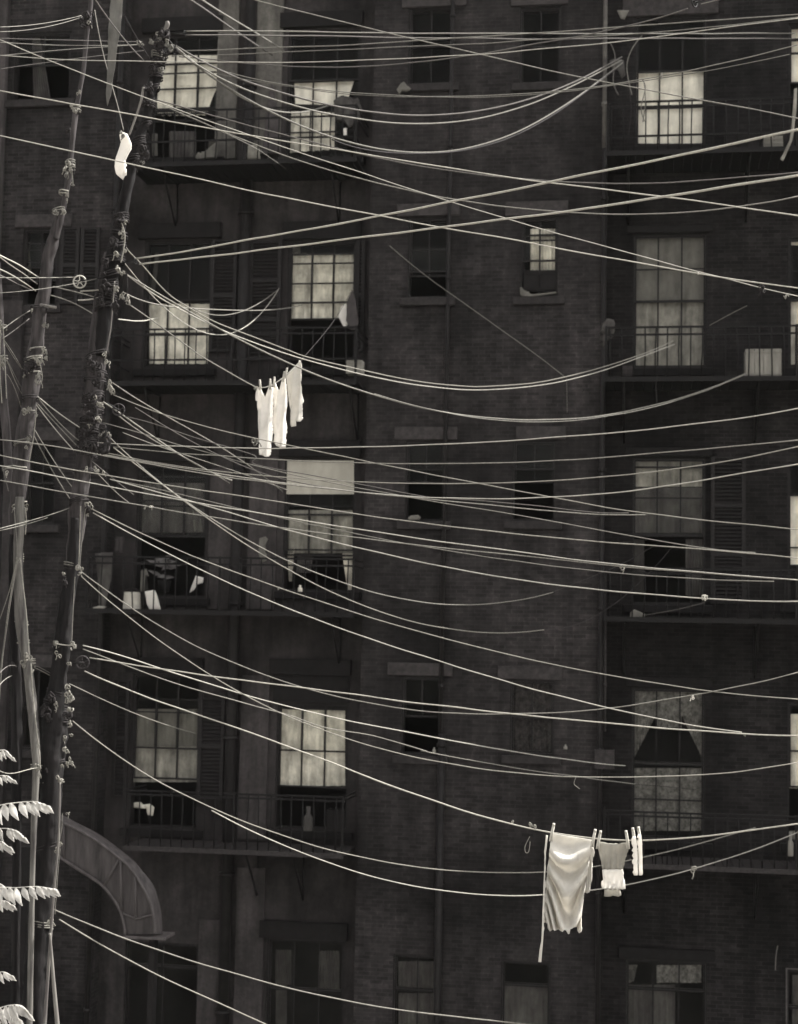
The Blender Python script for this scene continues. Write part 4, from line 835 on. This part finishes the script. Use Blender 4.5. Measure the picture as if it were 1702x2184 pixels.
# knots that sit on single lines
def line_knot(x, y, s, Y, label, mat='rope'):
    o = knot(None, x, y, s, Y, mat, 'rope_knot'); tag(o, label, 'knot'); return o
line_knot(310, 1082, 4, 12, 'white splice on the lowest of the four left-edge lines, left end', 'rope_bright')
line_knot(322, 1084, 5, 12, 'white splice on the lowest of the four left-edge lines, right end', 'rope_bright')
line_knot(1503, 1278, 9, 12.6, 'white rag knotted round the line at the right, below the third storey', 'rope_bright')
line_knot(1482, 1857, 9, 16, 'pale tangle on the lowest slack line right of the laundry', 'rope')
line_knot(1626, 618, 9, 12.8, 'dark bristly knot on the thin line near the right edge', 'rope_dark')
line_knot(1678, 629, 7, 12.9, 'pale knot on the thin line beside the dark bristly one', 'rope')
line_knot(1409, 161, 5, 14.5, 'small pale knot above the barred white window shade', 'rope')
line_knot(1476, 1489, 5, 14, 'small white knot on the rising line over the lace curtain', 'laundry')
line_knot(1327, 1212, 7, 17, 'pale knotted rag under the parallels at the wall corner', 'rope')
line_knot(1588, 1565, 4, 12.6, 'tiny knot near the right end of the lower pulley rope', 'rope')
line_knot(595, 1253, 4, 14, 'tiny knot on the line passing below the torn curtain', 'rope')
line_knot(1130, 1757, 6, 12.6, 'first of the twisted knots left of the hanging dress', 'rope')
line_knot(1142, 1763, 6, 12.5, 'second twisted knot nearest to the hanging dress', 'rope')
line_knot(1093, 1752, 4, 12.8, 'small knot farthest left on the rope of the hanging dress', 'rope')
line_knot(545, 826, 6, 15.8, 'knot just left of the first union suit', 'rope')
line_knot(545, 940, 9, 14, 'pale tangle beside the foot of the first union suit', 'rope_grey')
line_knot(1490, 582, 3, 12, 'tiny white peg on the bright line at the dim wide window', 'laundry')
# laundry
c4 = lambda x, y: ((750 + x / 6.24) / 1.4653, (1100 + y / 6.24) / 1.4653)
c5 = lambda x, y: ((1600 + x / 3.404) / 1.4653, (2500 + y / 3.404) / 1.4653)
YS = 15.6
leg = lambda u, w: -.03 * math.sin(min(max(u, 0), 1) * math.pi) + .016 * abs(math.sin(u * 7 + 1.2 * w)) + .006 * math.sin(w * 16 + u * 9)
outline_cloth('union_suit', [(345, 690), (410, 690), (450, 790), (490, 885), (525, 790), (560, 690), (635, 690), (630, 900), (622, 1100), (605, 1400), (622, 1600), (615, 1740), (585, 1800), (590, 1900), (595, 2000), (560, 2045), (500, 2050), (440, 2015), (385, 2010), (380, 1880), (388, 1750), (380, 1600), (375, 1400), (365, 1130), (345, 960), (310, 950), (300, 870), (303, 790), (335, 720)], YS, 'laundry', 'longest white union suit with a V neck, leftmost of three on the upper line', 'union suit', 'union suits drying on the upper line', leg, conv=c4, thick=.008, amp=.008, L=.022)
outline_cloth('union_suit', [(645, 620), (700, 610), (735, 690), (775, 755), (800, 640), (820, 540), (885, 500), (898, 640), (905, 800), (905, 1050), (880, 1300), (905, 1480), (900, 1590), (870, 1640), (880, 1750), (885, 1860), (800, 1875), (710, 1830), (675, 1750), (690, 1620), (650, 1570), (660, 1450), (665, 1300), (660, 1000), (650, 800)], YS + .1, 'laundry', 'white union suit in the middle of the three on the upper line', 'union suit', 'union suits drying on the upper line', leg, conv=c4, thick=.008, amp=.008, L=.022)
outline_cloth('union_suit', [(905, 480), (1020, 370), (1140, 240), (1150, 165), (1175, 165), (1200, 230), (1188, 350), (1185, 480), (1192, 640), (1200, 800), (1235, 960), (1190, 1060), (1180, 1180), (1215, 1310), (1180, 1360), (1120, 1365), (1100, 1340), (1105, 1450), (1005, 1465), (1020, 1360), (1010, 1200), (985, 1060), (960, 920), (930, 770), (912, 620)], YS + .25, 'linen', 'cream union suit pulled aslant, rightmost of three on the upper line', 'union suit', 'union suits drying on the upper line', leg, conv=c4, thick=.008, amp=.008, L=.022)
def swag(u, w):     # hanging swags, drooping to the middle
    k = w * (1 - .55 * (1 - (2 * u - 1) ** 2)) + .03 * noise.noise(Vector((u * 3, w * 3, 1)))
    return .07 * math.sin(k * 40) * min(1, w * 4) * (.35 + .65 * math.sin(math.pi * min(max(u, .02), .98)))
YD = 12.3
outline_cloth('dress', [(440, 352), (560, 378), (700, 400), (855, 425), (850, 500), (835, 580), (820, 650), (805, 740), (790, 850), (775, 950), (765, 1000), (755, 1060), (745, 1140), (735, 1220), (745, 1350), (735, 1395), (720, 1405), (700, 1398), (685, 1355), (665, 1345), (625, 1360), (618, 1405), (600, 1410), (580, 1370), (560, 1365), (545, 1390), (515, 1398), (485, 1385), (470, 1360), (450, 1362), (432, 1390), (405, 1388), (388, 1365), (385, 1310), (340, 1300), (345, 1150), (360, 950), (372, 800), (395, 600), (410, 450)], YD, 'linen', 'long pale dress hanging in swags with a scalloped hem, left on the lower line', 'dress', None, swag, conv=c5, L=.022, thick=.004)
def ribs(u, w): return .012 * math.sin(u * 34) * w
sk = outline_cloth('camisole', [(915, 440), (985, 450), (1050, 475), (1110, 478), (1170, 455), (1250, 450), (1240, 520), (1215, 585), (1190, 640), (1180, 740), (960, 740), (950, 660), (935, 590), (915, 520)], YD - .1, 'laundry_grey', 'sheer grey camisole with a white frill, between the dress and the stockings', 'camisole', None, ribs, conv=c5, L=.03)
outline_cloth('frill', [(960, 738), (1180, 738), (1176, 850), (1205, 890), (1208, 945), (1150, 950), (960, 940), (948, 900), (952, 868), (972, 850)], YD - .105, 'laundry', 'white frill', None, None, ribs, conv=c5, L=.03, par=sk)
outline_cloth('hem', [(985, 950), (1150, 950), (1160, 1012), (1132, 1026), (1075, 1015), (1030, 1028), (980, 1026)], YD - .10, 'laundry_grey', None, None, None, ribs, conv=c5, L=.03, par=sk)
outline_cloth('towel', [(845, 500), (868, 505), (878, 560), (870, 600), (852, 620), (850, 780), (846, 860), (832, 940), (826, 980), (800, 990), (768, 984), (764, 960), (785, 860), (800, 760), (822, 650)], YD + .03, 'linen', 'narrow pale towel half hidden behind the right side of the dress', 'towel', None, ribs, conv=c5, L=.03)
outline_cloth('stocking', [(1284, 385), (1312, 385), (1330, 470), (1336, 600), (1338, 780), (1336, 800), (1298, 800), (1296, 640), (1292, 470)], YD - .25, 'laundry', 'left one of the pair of thin white stockings', 'stocking', 'stockings on the lower line', None, conv=c5, L=.03, thick=.012)
outline_cloth('stocking', [(1342, 365), (1368, 365), (1382, 430), (1388, 600), (1390, 790), (1380, 800), (1350, 800), (1345, 640), (1350, 470)], YD - .25, 'laundry', 'right one of the pair of thin white stockings', 'stocking', 'stockings on the lower line', None, conv=c5, L=.03, thick=.012)
outline_cloth('strap', [(362, 372), (384, 376), (362, 560), (352, 800), (345, 1100), (338, 1400), (322, 1610), (312, 1725), (280, 1722), (292, 1600), (312, 1500), (322, 1300), (332, 1000), (344, 700), (350, 500)], YD - .06, 'linen', 'long narrow strap trailing below the dress on its left side', 'strap', None, None, conv=c5, L=.04, thick=.008)
def peg(x, y, Y, label, ang=0.2, s=1.0):
    c = at(x, y, Y - .02); m = MB()
    for k in (-1, 1):
        m.tube([c + Vector((k * .004, 0, .0)) + Vector((math.sin(ang) * .04, 0, .045)) * s, c + Vector((k * .005, 0, 0)), c + Vector((k * .008 - math.sin(ang) * .03, 0, -.05 * s))], .0065, 6)
    m.tube([c + Vector((math.sin(ang) * .04, 0, .04)) * s, c + Vector((math.sin(ang) * .045, 0, .058)) * s], .010, 8)
    tag(m.build('clothespin', M['peg']), label, 'clothespin', 'wooden clothespins')
for i, (x, y, lb) in enumerate(((395, 650, 'peg at the left shoulder of the longest union suit'), (590, 635, 'peg at the right shoulder of the longest union suit'), (665, 595, 'peg at the left shoulder of the middle union suit'), (850, 490, 'peg at the right shoulder of the middle union suit'), (895, 420, 'peg at the left corner of the slanting cream union suit'))):
    X, Yy = c4(x, y); peg(X, Yy, YS, lb, -.15 + .1 * i)
for x, y, lb in ((425, 350, 'tall peg at the left corner of the pale dress'), (865, 415, 'peg at the right corner of the pale dress'), (922, 430, 'peg at the left strap of the camisole'), (1228, 430, 'peg at the right strap of the camisole'), (1300, 400, 'peg on the left thin stocking'), (1360, 390, 'peg on the right thin stocking')):
    X, Yy = c5(x, y); peg(X, Yy, YD - .1, lb, .25 if x < 1000 else -.2, 1.25)
# ---------------------------------------------------------------- tree of heaven at the left edge
YL = 10.6
TX = at(-330, 1500, YL).x
tree = empty('tree', (TX, YL, 0), 'sunlit tree of heaven reaching in from the left edge with feathery leaves', 'tree')
m = MB(); m.tube([(TX, YL, 0), (TX + .05, YL + .02, 2), (TX - .03, YL - .05, 4.5), (TX + .06, YL, 7.2), (TX + .02, YL, 8.8)], [.13, .11, .09, .05, .02], 14, jit=.1); m.build('trunk', M['pole'], tree)
def leaflet(mb, base, d, L, Wd, tw):
    d = d.normalized(); side = d.cross(Vector((math.sin(tw) * .5, -1, .15))).normalized(); nrm = side.cross(d).normalized()
    pr = [(0, .12), (.14, .62), (.34, 1.0), (.58, .82), (.8, .42), (1, 0.02)]
    vs = []; 
    for t, w in pr:
        c = base + d * L * t + nrm * (.10 * L * math.sin(t * 2.6))
        vs += [c - side * Wd * .5 * w + nrm * .010, c, c + side * Wd * .5 * w + nrm * .010]
    fs = []
    for k in range(len(pr) - 1):
        a = k * 3; fs += [(a, a + 1, a + 4, a + 3), (a + 1, a + 2, a + 5, a + 4)]
    mb.add(vs, fs, True)
c7 = lambda x, y: (x / 3.556, 1569.7 + y / 3.556)
def spray(P, n, Lpx, Wpx, Y, droop=1.0, fwdx=.35, both=True):
    C = curve([c7(*p) for p in P], False, 30); Q = path3(C, Y + .1, Y)
    mb = MB(); mb.tube(Q, .003, 5)
    L = Lpx / 3.556 * Y / FPX; Wd = Wpx * 1.25 / 3.556 * Y / FPX
    br = [tuple(Q[0]), ((Q[0].x + TX) / 2, Y + .05, Q[0].z - .12), (TX, YL, Q[0].z - .45)]
    for k in range(n):
        t = k / (n - 1); p = Q[min(int(t * (len(Q) - 1)), len(Q) - 1)]; tg = (Q[-1] - Q[0]).normalized()
        sc = (1 - .45 * t ** 3) * random.uniform(.85, 1.1)
        leaflet(mb, p, Vector((fwdx + .1 + .75 * t ** 2 + random.uniform(-.12, .12), random.uniform(-.25, .05), -droop)), L * sc, Wd * sc, random.uniform(-.6, .6))
        if both: leaflet(mb, p + Vector((.01, .01, 0)), Vector((fwdx + .2 + .3 * t + random.uniform(-.1, .15), .8, -droop * .6)), L * sc * .62, Wd * sc * .7, random.uniform(-.6, .6))
    leaflet(mb, Q[-1], Vector((.8, 0, -.6)), L * .6, Wd * .7, 0)
    o = mb.build('leaf_spray', M['leaf'], tree); 
    t = MB(); t.tube(br, [.004, .007, .014], 6); t.build('branch', M['pole'], tree)
for P, n, L, Wd, dy in (([(-150, 170), (-40, 120), (40, 108), (85, 160)], 8, 75, 26, 0), ([(-150, 360), (-40, 310), (50, 302), (100, 335)], 8, 66, 24, .1), ([(-160, 590), (-20, 530), (130, 505), (270, 498), (345, 530)], 12, 120, 44, -.1), ([(-180, 760), (-60, 710), (60, 702), (130, 725), (172, 770)], 11, 95, 34, .05), ([(-200, 850), (-90, 800), (10, 800), (60, 840)], 8, 100, 34, 0),
                        ([(-180, 1190), (-20, 1150), (120, 1150), (280, 1142), (400, 1160)], 13, 115, 42, -.12), ([(-180, 1290), (-40, 1250), (40, 1250), (85, 1280)], 8, 85, 30, .08), ([(-150, 1180), (-60, 1120), (0, 1120), (40, 1170)], 7, 110, 34, .1), ([(-150, 1840), (-40, 1800), (30, 1790), (80, 1815)], 7, 85, 28, .05), ([(-180, 2150), (-20, 2070), (90, 2040), (170, 2050), (210, 2110)], 14, 100, 36, -.1), ([(-200, 2230), (-60, 2150), (60, 2120), (130, 2140), (160, 2190)], 12, 100, 36, .05)):
    spray(P, max(5, int(n * 1.05)), L * 1.3, Wd * 1.3, YL + dy, 1.1, both=False)
# ---------------------------------------------------------------- curved hood at the lower left
def hood():
    Y0, Y1 = 18.6, 19.0
    top = [(128, 1738), (137, 1743), (180, 1765), (231, 1801), (267, 1826), (299.5, 1855), (325, 1887), (336, 1916), (343, 1949), (346, 1992)]
    ridge = [(128, 1750), (139, 1757), (195, 1786), (249, 1826), (274, 1848), (299.5, 1884), (317.6, 1920), (326, 1948), (329, 1970), (330, 1992)]
    bot = [(120, 1822), (124.5, 1826), (162, 1851), (190, 1869), (216.5, 1887), (238, 1912), (256, 1941), (263.4, 1967), (266, 1980), (267, 1993)]
    e = empty('stair_hood', (at(230, 1900, Y0).x, Y0, GZ), 'curved sheet-metal stair hood with ribs, sweeping down from the dark pole', 'hood')
    def dens(A):
        C = curve(A, False, 60); return [C[int(i * (len(C) - 1) / 30)] for i in range(31)]
    T_, R_, B_ = dens(top), dens(ridge), dens(bot)
    m = MB(); n = 31; vs = []
    for i in range(n):
        vs += [at(*B_[i], Y0), at(*R_[i], Y0), at(*T_[i], Y0 + .12), at(*R_[i], Y0 + .3), at(*B_[i], Y0 + .3)]
    # the far edge stands at the same real height as the near one
    for i in range(n):
        for k, s in ((3, 1), (4, 0)):
            p = vs[i * 5 + s]; vs[i * 5 + k] = Vector((p.x, Y0 + .3, p.z))
        vs[i * 5 + 2] = Vector((vs[i * 5 + 2].x, Y0 + .14, vs[i * 5 + 2].z))
    fs = []
    for i in range(n - 1):
        for k in range(4): fs.append((i * 5 + k, i * 5 + k + 1, i * 5 + k + 6, i * 5 + k + 5))
    m.add(vs, fs, False); o = m.build('canopy', M['tin'], e)
    so = o.modifiers.new('sheet', 'SOLIDIFY'); so.thickness = .012; so.offset = 1
    r = MB()
    for A, w in ((R_, .016), (B_, .018)): r.tube([at(x, y, Y0 - .02) for x, y in A], w, 6)
    for a, b in (((136, 1756), (136, 1833)), ((253, 1834), (222, 1888)), ((257, 1834), (259, 1944)), ((289, 1868), (289, 1958)), ((262, 1948), (289, 1960)), ((289, 1960), (328, 1950))):
        r.tube([at(*a, Y0 - .02), at(*b, Y0 - .02)], .013, 6)
    r.build('rib', M['tin_dark'], e)
    l = MB(); a = at(262, 1996, Y0 - .05); b = at(352, 1996, Y0 - .05); l.box(a.x, b.x, Y0 - .05, Y0 + .35, a.z - .03, a.z); l.build('ledge', M['tin_dark'], e)
    w = MB(); a = at(318, 1996, Y0 + .05); b = at(330, 1996, Y0 + .05); w.box(a.x, b.x, Y0 + .05, Y0 + .2, 0, a.z - .035); w.build('door_post', M['lintel_dark'], e)
    w = MB(); a = at(60, 1996, Y0 + .6); b = at(110, 1996, Y0 + .6); w.box(a.x, b.x, Y0 + .2, Y0 + .4, 0, at(110, 1800, Y0 + .6).z); w.build('door_post', M['lintel_dark'], e)
M['tin_dark'] = mat_plain('dark_sheet_metal', .035, .07, .3, 7, .6, (2, 2, .3))
hood()
# ---------------------------------------------------------------- things on the fire escapes and sills
YB = YF - .35
def zfloor(x, y): return at(x, y, YF - .6).z
def crate(r, Y, mat, label, dep=.3, slats=True, cat='crate', name='crate', gap=3):
    X0, X1, Z0, Z1 = rect(*r, Y); m = MB(); n = max(2, gap); h = X1 - X0
    for k in range(n):
        a = X0 + h * k / n; m.box(a + .004, a + h / n - .004, Y, Y + .015, Z0, Z1)
        m.box(a + .004, a + h / n - .004, Y + dep, Y + dep + .015, Z0, Z1)
    m.box(X0, X0 + .015, Y + .016, Y + dep - .001, Z0, Z1); m.box(X1 - .015, X1, Y + .016, Y + dep - .001, Z0, Z1); m.box(X0 + .016, X1 - .016, Y + .016, Y + dep - .001, Z0, Z0 + .015)
    e = empty(name, ((X0 + X1) / 2, Y, Z0), label, cat)
    m.build('slatted_box', M[mat], e)
    for z in (Z0 + .03, Z1 - .05):
        b = MB(); b.box(X0 - .002, X1 + .002, Y - .012, Y - .001, z, z + .02); b.build('batten', M[mat], e)
    return e
crate((1590, 744, 1667, 804), YF - .9 + .3 + .08, 'wood_pale', 'pale slatted crate on the fire escape, at the right end of the deep slack rope', gap=4)
crate((738, 768, 772, 796), YF - .5, 'wood_pale', 'small pale box in the right corner of the second-storey fire escape', gap=2, dep=.2)
crate((1328, 780, 1350, 802), YF - .4, 'lintel', 'little dim box on the fire escape under the striped curtain', gap=2, dep=.15)
crate((1630, 290, 1672, 312), YF - .45, 'wood_pale', 'low pale box at the right end of the top right fire escape', gap=2, dep=.2)
crate((696, 1728, 728, 1772), YF - .4, 'lintel_dark', 'dark box with a pale lid beside the fourth-storey window', gap=2, dep=.25)
crate((1268, 1600, 1310, 1640), YF - .3, 'lintel', 'reddish-grey flat box hung by the wall corner beside the lace window', gap=2, dep=.15)
crate((800, 285, 840, 312), YF, 'lintel') if 0 else None
def bucket(x, y0, y1, half0, half1, Y, mat, label, cat='bucket', name='bucket', handle=True):
    c0 = at(x, y1, Y); zt = at(x, y0, Y).z; r0, r1 = half1 * Y / FPX, half0 * Y / FPX
    e = empty(name, (c0.x, Y, c0.z), label, cat)
    m = MB(); m.tube([(c0.x, Y, c0.z), (c0.x, Y, c0.z + .01), (c0.x, Y, zt - .01), (c0.x, Y, zt)], [r0, r0, r1, r1 * 1.04], 20); m.build('body', M[mat], e)
    h = MB()
    h.tube([(c0.x + r1 * 1.08 * math.cos(a), Y - .01, zt - .02 + r1 * .55 * math.sin(a)) for a in [math.pi * k / 10 for k in range(11)]], .005, 5)
    h.tube([(c0.x + r1 * 1.03 * math.cos(a), Y + r1 * 1.03 * math.sin(a), zt) for a in [math.pi * k / 8 for k in range(17)]], .007, 5)
    h.build('handle', M['iron_pale'], e)
bucket(281, 1262, 1301, 18, 20, YF - .4, 'enamel', 'pale enamel bucket on the third-storey fire escape')
outline_cloth('cloth', [(311, 1262), (330, 1258), (336, 1272), (344, 1300), (322, 1302), (316, 1288)], YF - .42, 'laundry', 'crumpled white cloth standing beside the pale bucket', 'cloth', thick=.05)
outline_cloth('cloth', [(418, 1228), (434, 1232), (433, 1243), (422, 1246), (414, 1258), (405, 1264), (410, 1248)], YR - .05, 'laundry', 'small white cloth hung over the sill at the right of the dark third-storey window', 'cloth', thick=.02)
outline_cloth('blanket', [(202, 1180), (240, 1178), (240, 1200), (236, 1235), (230, 1262), (224, 1296), (212, 1296), (208, 1250), (206, 1215)], YF - .5, 'cur_dark', 'grey blanket draped over the rail at the left end of the third-storey fire escape', 'blanket', fold=lambda u, w: .03 * math.sin(u * 9))
outline_cloth('shoe_rag', [(200, 1296), (214, 1292), (228, 1294), (216, 1302), (202, 1302)], YF - .55, 'wood_pale', 'small pale rag lying at the left corner of the third-storey fire escape', 'rag', thick=.04).name = 'rag'
crate((246, 1145, 262, 1178), YF - .2, 'lintel', 'narrow pale board standing behind the draped blanket', gap=2, dep=.05, cat='board', name='board')
outline_cloth('towel', [(300, 1218), (312, 1214), (318, 1230), (310, 1226), (308, 1260), (299, 1262)], YR - .06, 'cur_dim', 'grey towel hanging at the left jamb of the dark third-storey window', 'towel')
outline_cloth('cloth', [(554, 1148), (566, 1144), (572, 1150), (564, 1170), (568, 1196), (558, 1200), (552, 1180)], YR - .1, 'cur_dim', 'pale cloth pinned on the plaster pier between the third-storey windows', 'cloth', thick=.02)
outline_cloth('cloth', [(728, 655), (737, 648), (741, 656), (739, 672), (743, 690), (736, 702), (729, 690), (722, 676)], YR - .12, 'laundry', 'small white cloth knotted on the right of the second-storey sash', 'cloth', thick=.02)
outline_cloth('bundle', [(742, 645), (752, 620), (760, 640), (766, 690), (762, 705), (748, 704), (740, 685)], YR - .14, 'skin_dark', 'dark bundle of washing hanging beside the small white cloth', 'bundle', thick=.05)
outline_cloth('cloth', [(731, 274), (740, 273), (740, 290), (732, 291)], YR - .2, 'laundry', 'tiny bright cloth hanging on the top fire escape right of the torn curtain', 'cloth')
outline_cloth('bedding', [(716, 218), (742, 205), (766, 214), (772, 236), (762, 268), (744, 276), (734, 262), (720, 262), (714, 240)], YR - .16, 'cur_dark', 'dark bedding airing over the right part of the top left fire escape', 'bedding', thick=.08, amp=.04)
outline_cloth('cloth', [(418, 336), (424, 326), (432, 330), (442, 322), (466, 300), (462, 338), (420, 340)], YR - .2, 'cur_dim', 'rumpled cloth lying on the top fire escape under the first window', 'cloth', thick=.04)
outline_cloth('cloth', [(528, 312), (552, 310), (556, 340), (526, 341)], YF - .3, 'cur_half', 'pale folded cloth on the top fire escape between the two windows', 'cloth', thick=.04)
mopx = outline_cloth('mop', [(1286, 690), (1296, 680), (1308, 684), (1312, 706), (1306, 720), (1296, 728), (1288, 745), (1284, 738), (1288, 720), (1283, 705)], YF - .5, 'cur_dark', 'shaggy mop head sticking out at the left end of the second right fire escape', 'mop', thick=.06, amp=.05)
mm = MB(); mm.tube([at(1298, 724, YF - .47), at(1300, 800, YF - .4)], .012, 6); mm.build('handle', M['iron'], mopx)
outline_cloth('rag', [(1345, 1306), (1352, 1300), (1362, 1304), (1376, 1310), (1374, 1320), (1352, 1322), (1344, 1318)], YF - .5, 'cur_dim', 'grey rag on the third right fire escape under the dark sash', 'rag', thick=.04)
outline_cloth('rag', [(284, 1712), (300, 1710), (306, 1716), (320, 1714), (330, 1722), (326, 1740), (316, 1738), (312, 1724), (286, 1722)], YR + .2, 'cur_mid', 'pale scrap lying inside the open fourth-storey window', 'rag', thick=.02)
# potted plant in the dark third-storey window
pp = at(350, 1262, YR + .1); plant = empty('potted_plant', tuple(pp), 'leafy potted plant in the dark third-storey window of the left tenement', 'plant')
m = MB(); m.tube([pp, pp + Vector((0, 0, .16))], [.07, .1], 14); m.build('pot', M['lintel_dark'], plant)
m = MB()
for k in range(22):
    a = random.uniform(0, 6.28); b = pp + Vector((random.uniform(-.06, .06), 0, .2 + random.uniform(0, .3)))
    leaflet(m, b, Vector((math.cos(a), -.2 + .3 * math.sin(a), random.uniform(-.3, .5))), random.uniform(.14, .26), .06, 0)
m.tube([pp + Vector((0, 0, .15)), pp + Vector((.02, 0, .5))], .008, 5)
m.build('foliage', M['leaf_dark'], plant) if 'leaf_dark' in M else None
def jar(x, y1, y0, half, Y, mat, label, name='jar', cat='jar'):
    c = at(x, y1, Y); zt = at(x, y0, Y).z; r = half * Y / FPX; h = zt - c.z
    m = MB(); m.tube([c, c + Vector((0, 0, h * .05)), c + Vector((0, 0, h * .55)), c + Vector((0, 0, h * .7)), c + Vector((0, 0, h))], [r * .9, r, r, r * .45, r * .5], 14)
    tag(m.build(name, M[mat]), label, cat)
jar(657, 1772, 1720, 10, YF - .3, 'cur_dark', 'mottled grey jug on the fourth-storey fire escape below the cream curtain', 'jug', 'jug')
jar(640, 1262, 1248, 5, YF - .3, 'cur_mid', 'small pale figurine under the torn third-storey curtain', 'figurine', 'figurine')
jar(926, 1607, 1594, 4, YF - .04, 'wood_pale', 'small bottle on the right of the narrow fourth-storey sill', 'bottle', 'bottle')
jar(1206, 1598, 1588, 4, YF - .04, 'wood_pale', 'little cup at the wall right of the lace narrow window', 'cup', 'cup')
jar(1010, 100, 90, 3, YF - .06, 'wood_pale', 'x') if 0 else None
outline_cloth('bird', [(847, 192), (856, 180), (862, 176), (868, 184), (877, 190), (868, 196), (858, 194), (852, 202)], YF - .1, 'cur_dim', 'pale bird-shaped scrap at the left end of the top narrow sill', 'scrap', thick=.03).name = 'scrap'
outline_cloth('scrap', [(1170, 188), (1176, 180), (1184, 182), (1192, 188), (1188, 196), (1174, 196)], YF - .1, 'cur_mid', 'pale scrap at the right top narrow sill', 'scrap', thick=.03) if 0 else None
outline_cloth('paper', [(1110, 628), (1109, 614), (1113, 612), (1117, 625), (1140, 628), (1186, 622), (1187, 625), (1140, 632), (1112, 632)], YF - .03, 'cur_dim', 'pale crumpled paper along the sill of the bright narrow window', 'paper', thick=.015)
crate((1116, 578, 1186, 622), YF + .0, 'lintel_dark', 'dark plank box filling the lower half of the bright narrow window', gap=2, dep=.1, cat='window box', name='window_box')
outline_cloth('scrap', [(870, 1106), (876, 1100), (892, 1098), (898, 1104), (894, 1108), (874, 1110)], YF - .03, 'cur_dim', 'pale scrap on the sill of the dark narrow third-storey window', 'scrap', thick=.02)
jar(1686, 1826, 1775, 6, YF - .5, 'wood_pale', 'tall pale bottle on the lowest right fire escape at the right edge', 'bottle', 'bottle')
# tangled cords at the upper right corner
for k, (s, lb) in enumerate((('c780,470 c800,520 c775,640 c795,720', 'thin cord hanging in a kink over the barred white window'), ('c700,500 c715,640 c700,800', 'dark cord hanging left of the barred white window'), ('c590,250 c620,330 c610,480 c640,560', 'limp cord looped on the pale pipe at the wall corner'), ('c780,210 c720,290 c690,400 c720,560', 'slack pale cord by the upper right window jamb'), ('c770,470 c790,480 c800,600 c785,720', 'second thin cord hanging over the barred white window'))):
    line(lb, 2.4, YF - .65, YF - .65, s, 'rope_grey' if k != 1 else 'rope_dark', 'cord', 'cord', 'cords hanging by the upper right window')
outline_cloth('rag', [(1300, 130), (1312, 126), (1330, 130), (1334, 160), (1326, 168), (1318, 150), (1306, 148)], YF - .5, 'cur_dark', 'ragged cloth caught at the pale pipe where the thick ropes meet', 'rag', thick=.03)
outline_cloth('cloth', [(1316, 22), (1342, 22), (1332, 42), (1324, 40)], YF - .3, 'cur_dim', 'small pale triangular cloth beside the top of the pale pipe', 'cloth')
outline_cloth('rag', [(1684, 300), (1688, 270), (1694, 190), (1700, 188), (1698, 240), (1690, 300), (1670, 345), (1664, 340)], YF - .8, 'cur_half', 'narrow pale rag hanging off the upper right fire escape', 'rag', thick=.02)
# dark arch between the two top windows
outline_cloth('awning', [(574, 200), (560, 330), (600, 330), (590, 215), (582, 178)], YR - .08, 'skin_dark', 'narrow dark cloth folded to a point between the two top left windows', 'awning', thick=.03)

# ---------------------------------------------------------------- thin haze added to lift the darkest tones
hz = MB(); hz.box(-60, 60, -14, 40, -1, ROOF + 3)
hm = bpy.data.materials.new('added_haze'); hm.use_nodes = True; ht = hm.node_tree; ht.nodes.clear()
pv = ht.nodes.new('ShaderNodeVolumePrincipled'); pv.inputs['Density'].default_value = .0001; pv.inputs['Color'].default_value = (.95, .94, .9, 1)
ho = ht.nodes.new('ShaderNodeOutputMaterial'); ht.links.new(pv.outputs[0], ho.inputs['Volume'])
tag(hz.build('added_haze', hm), 'thin haze filling the yard, added to lift the darkest tones', None, None, 'stuff')
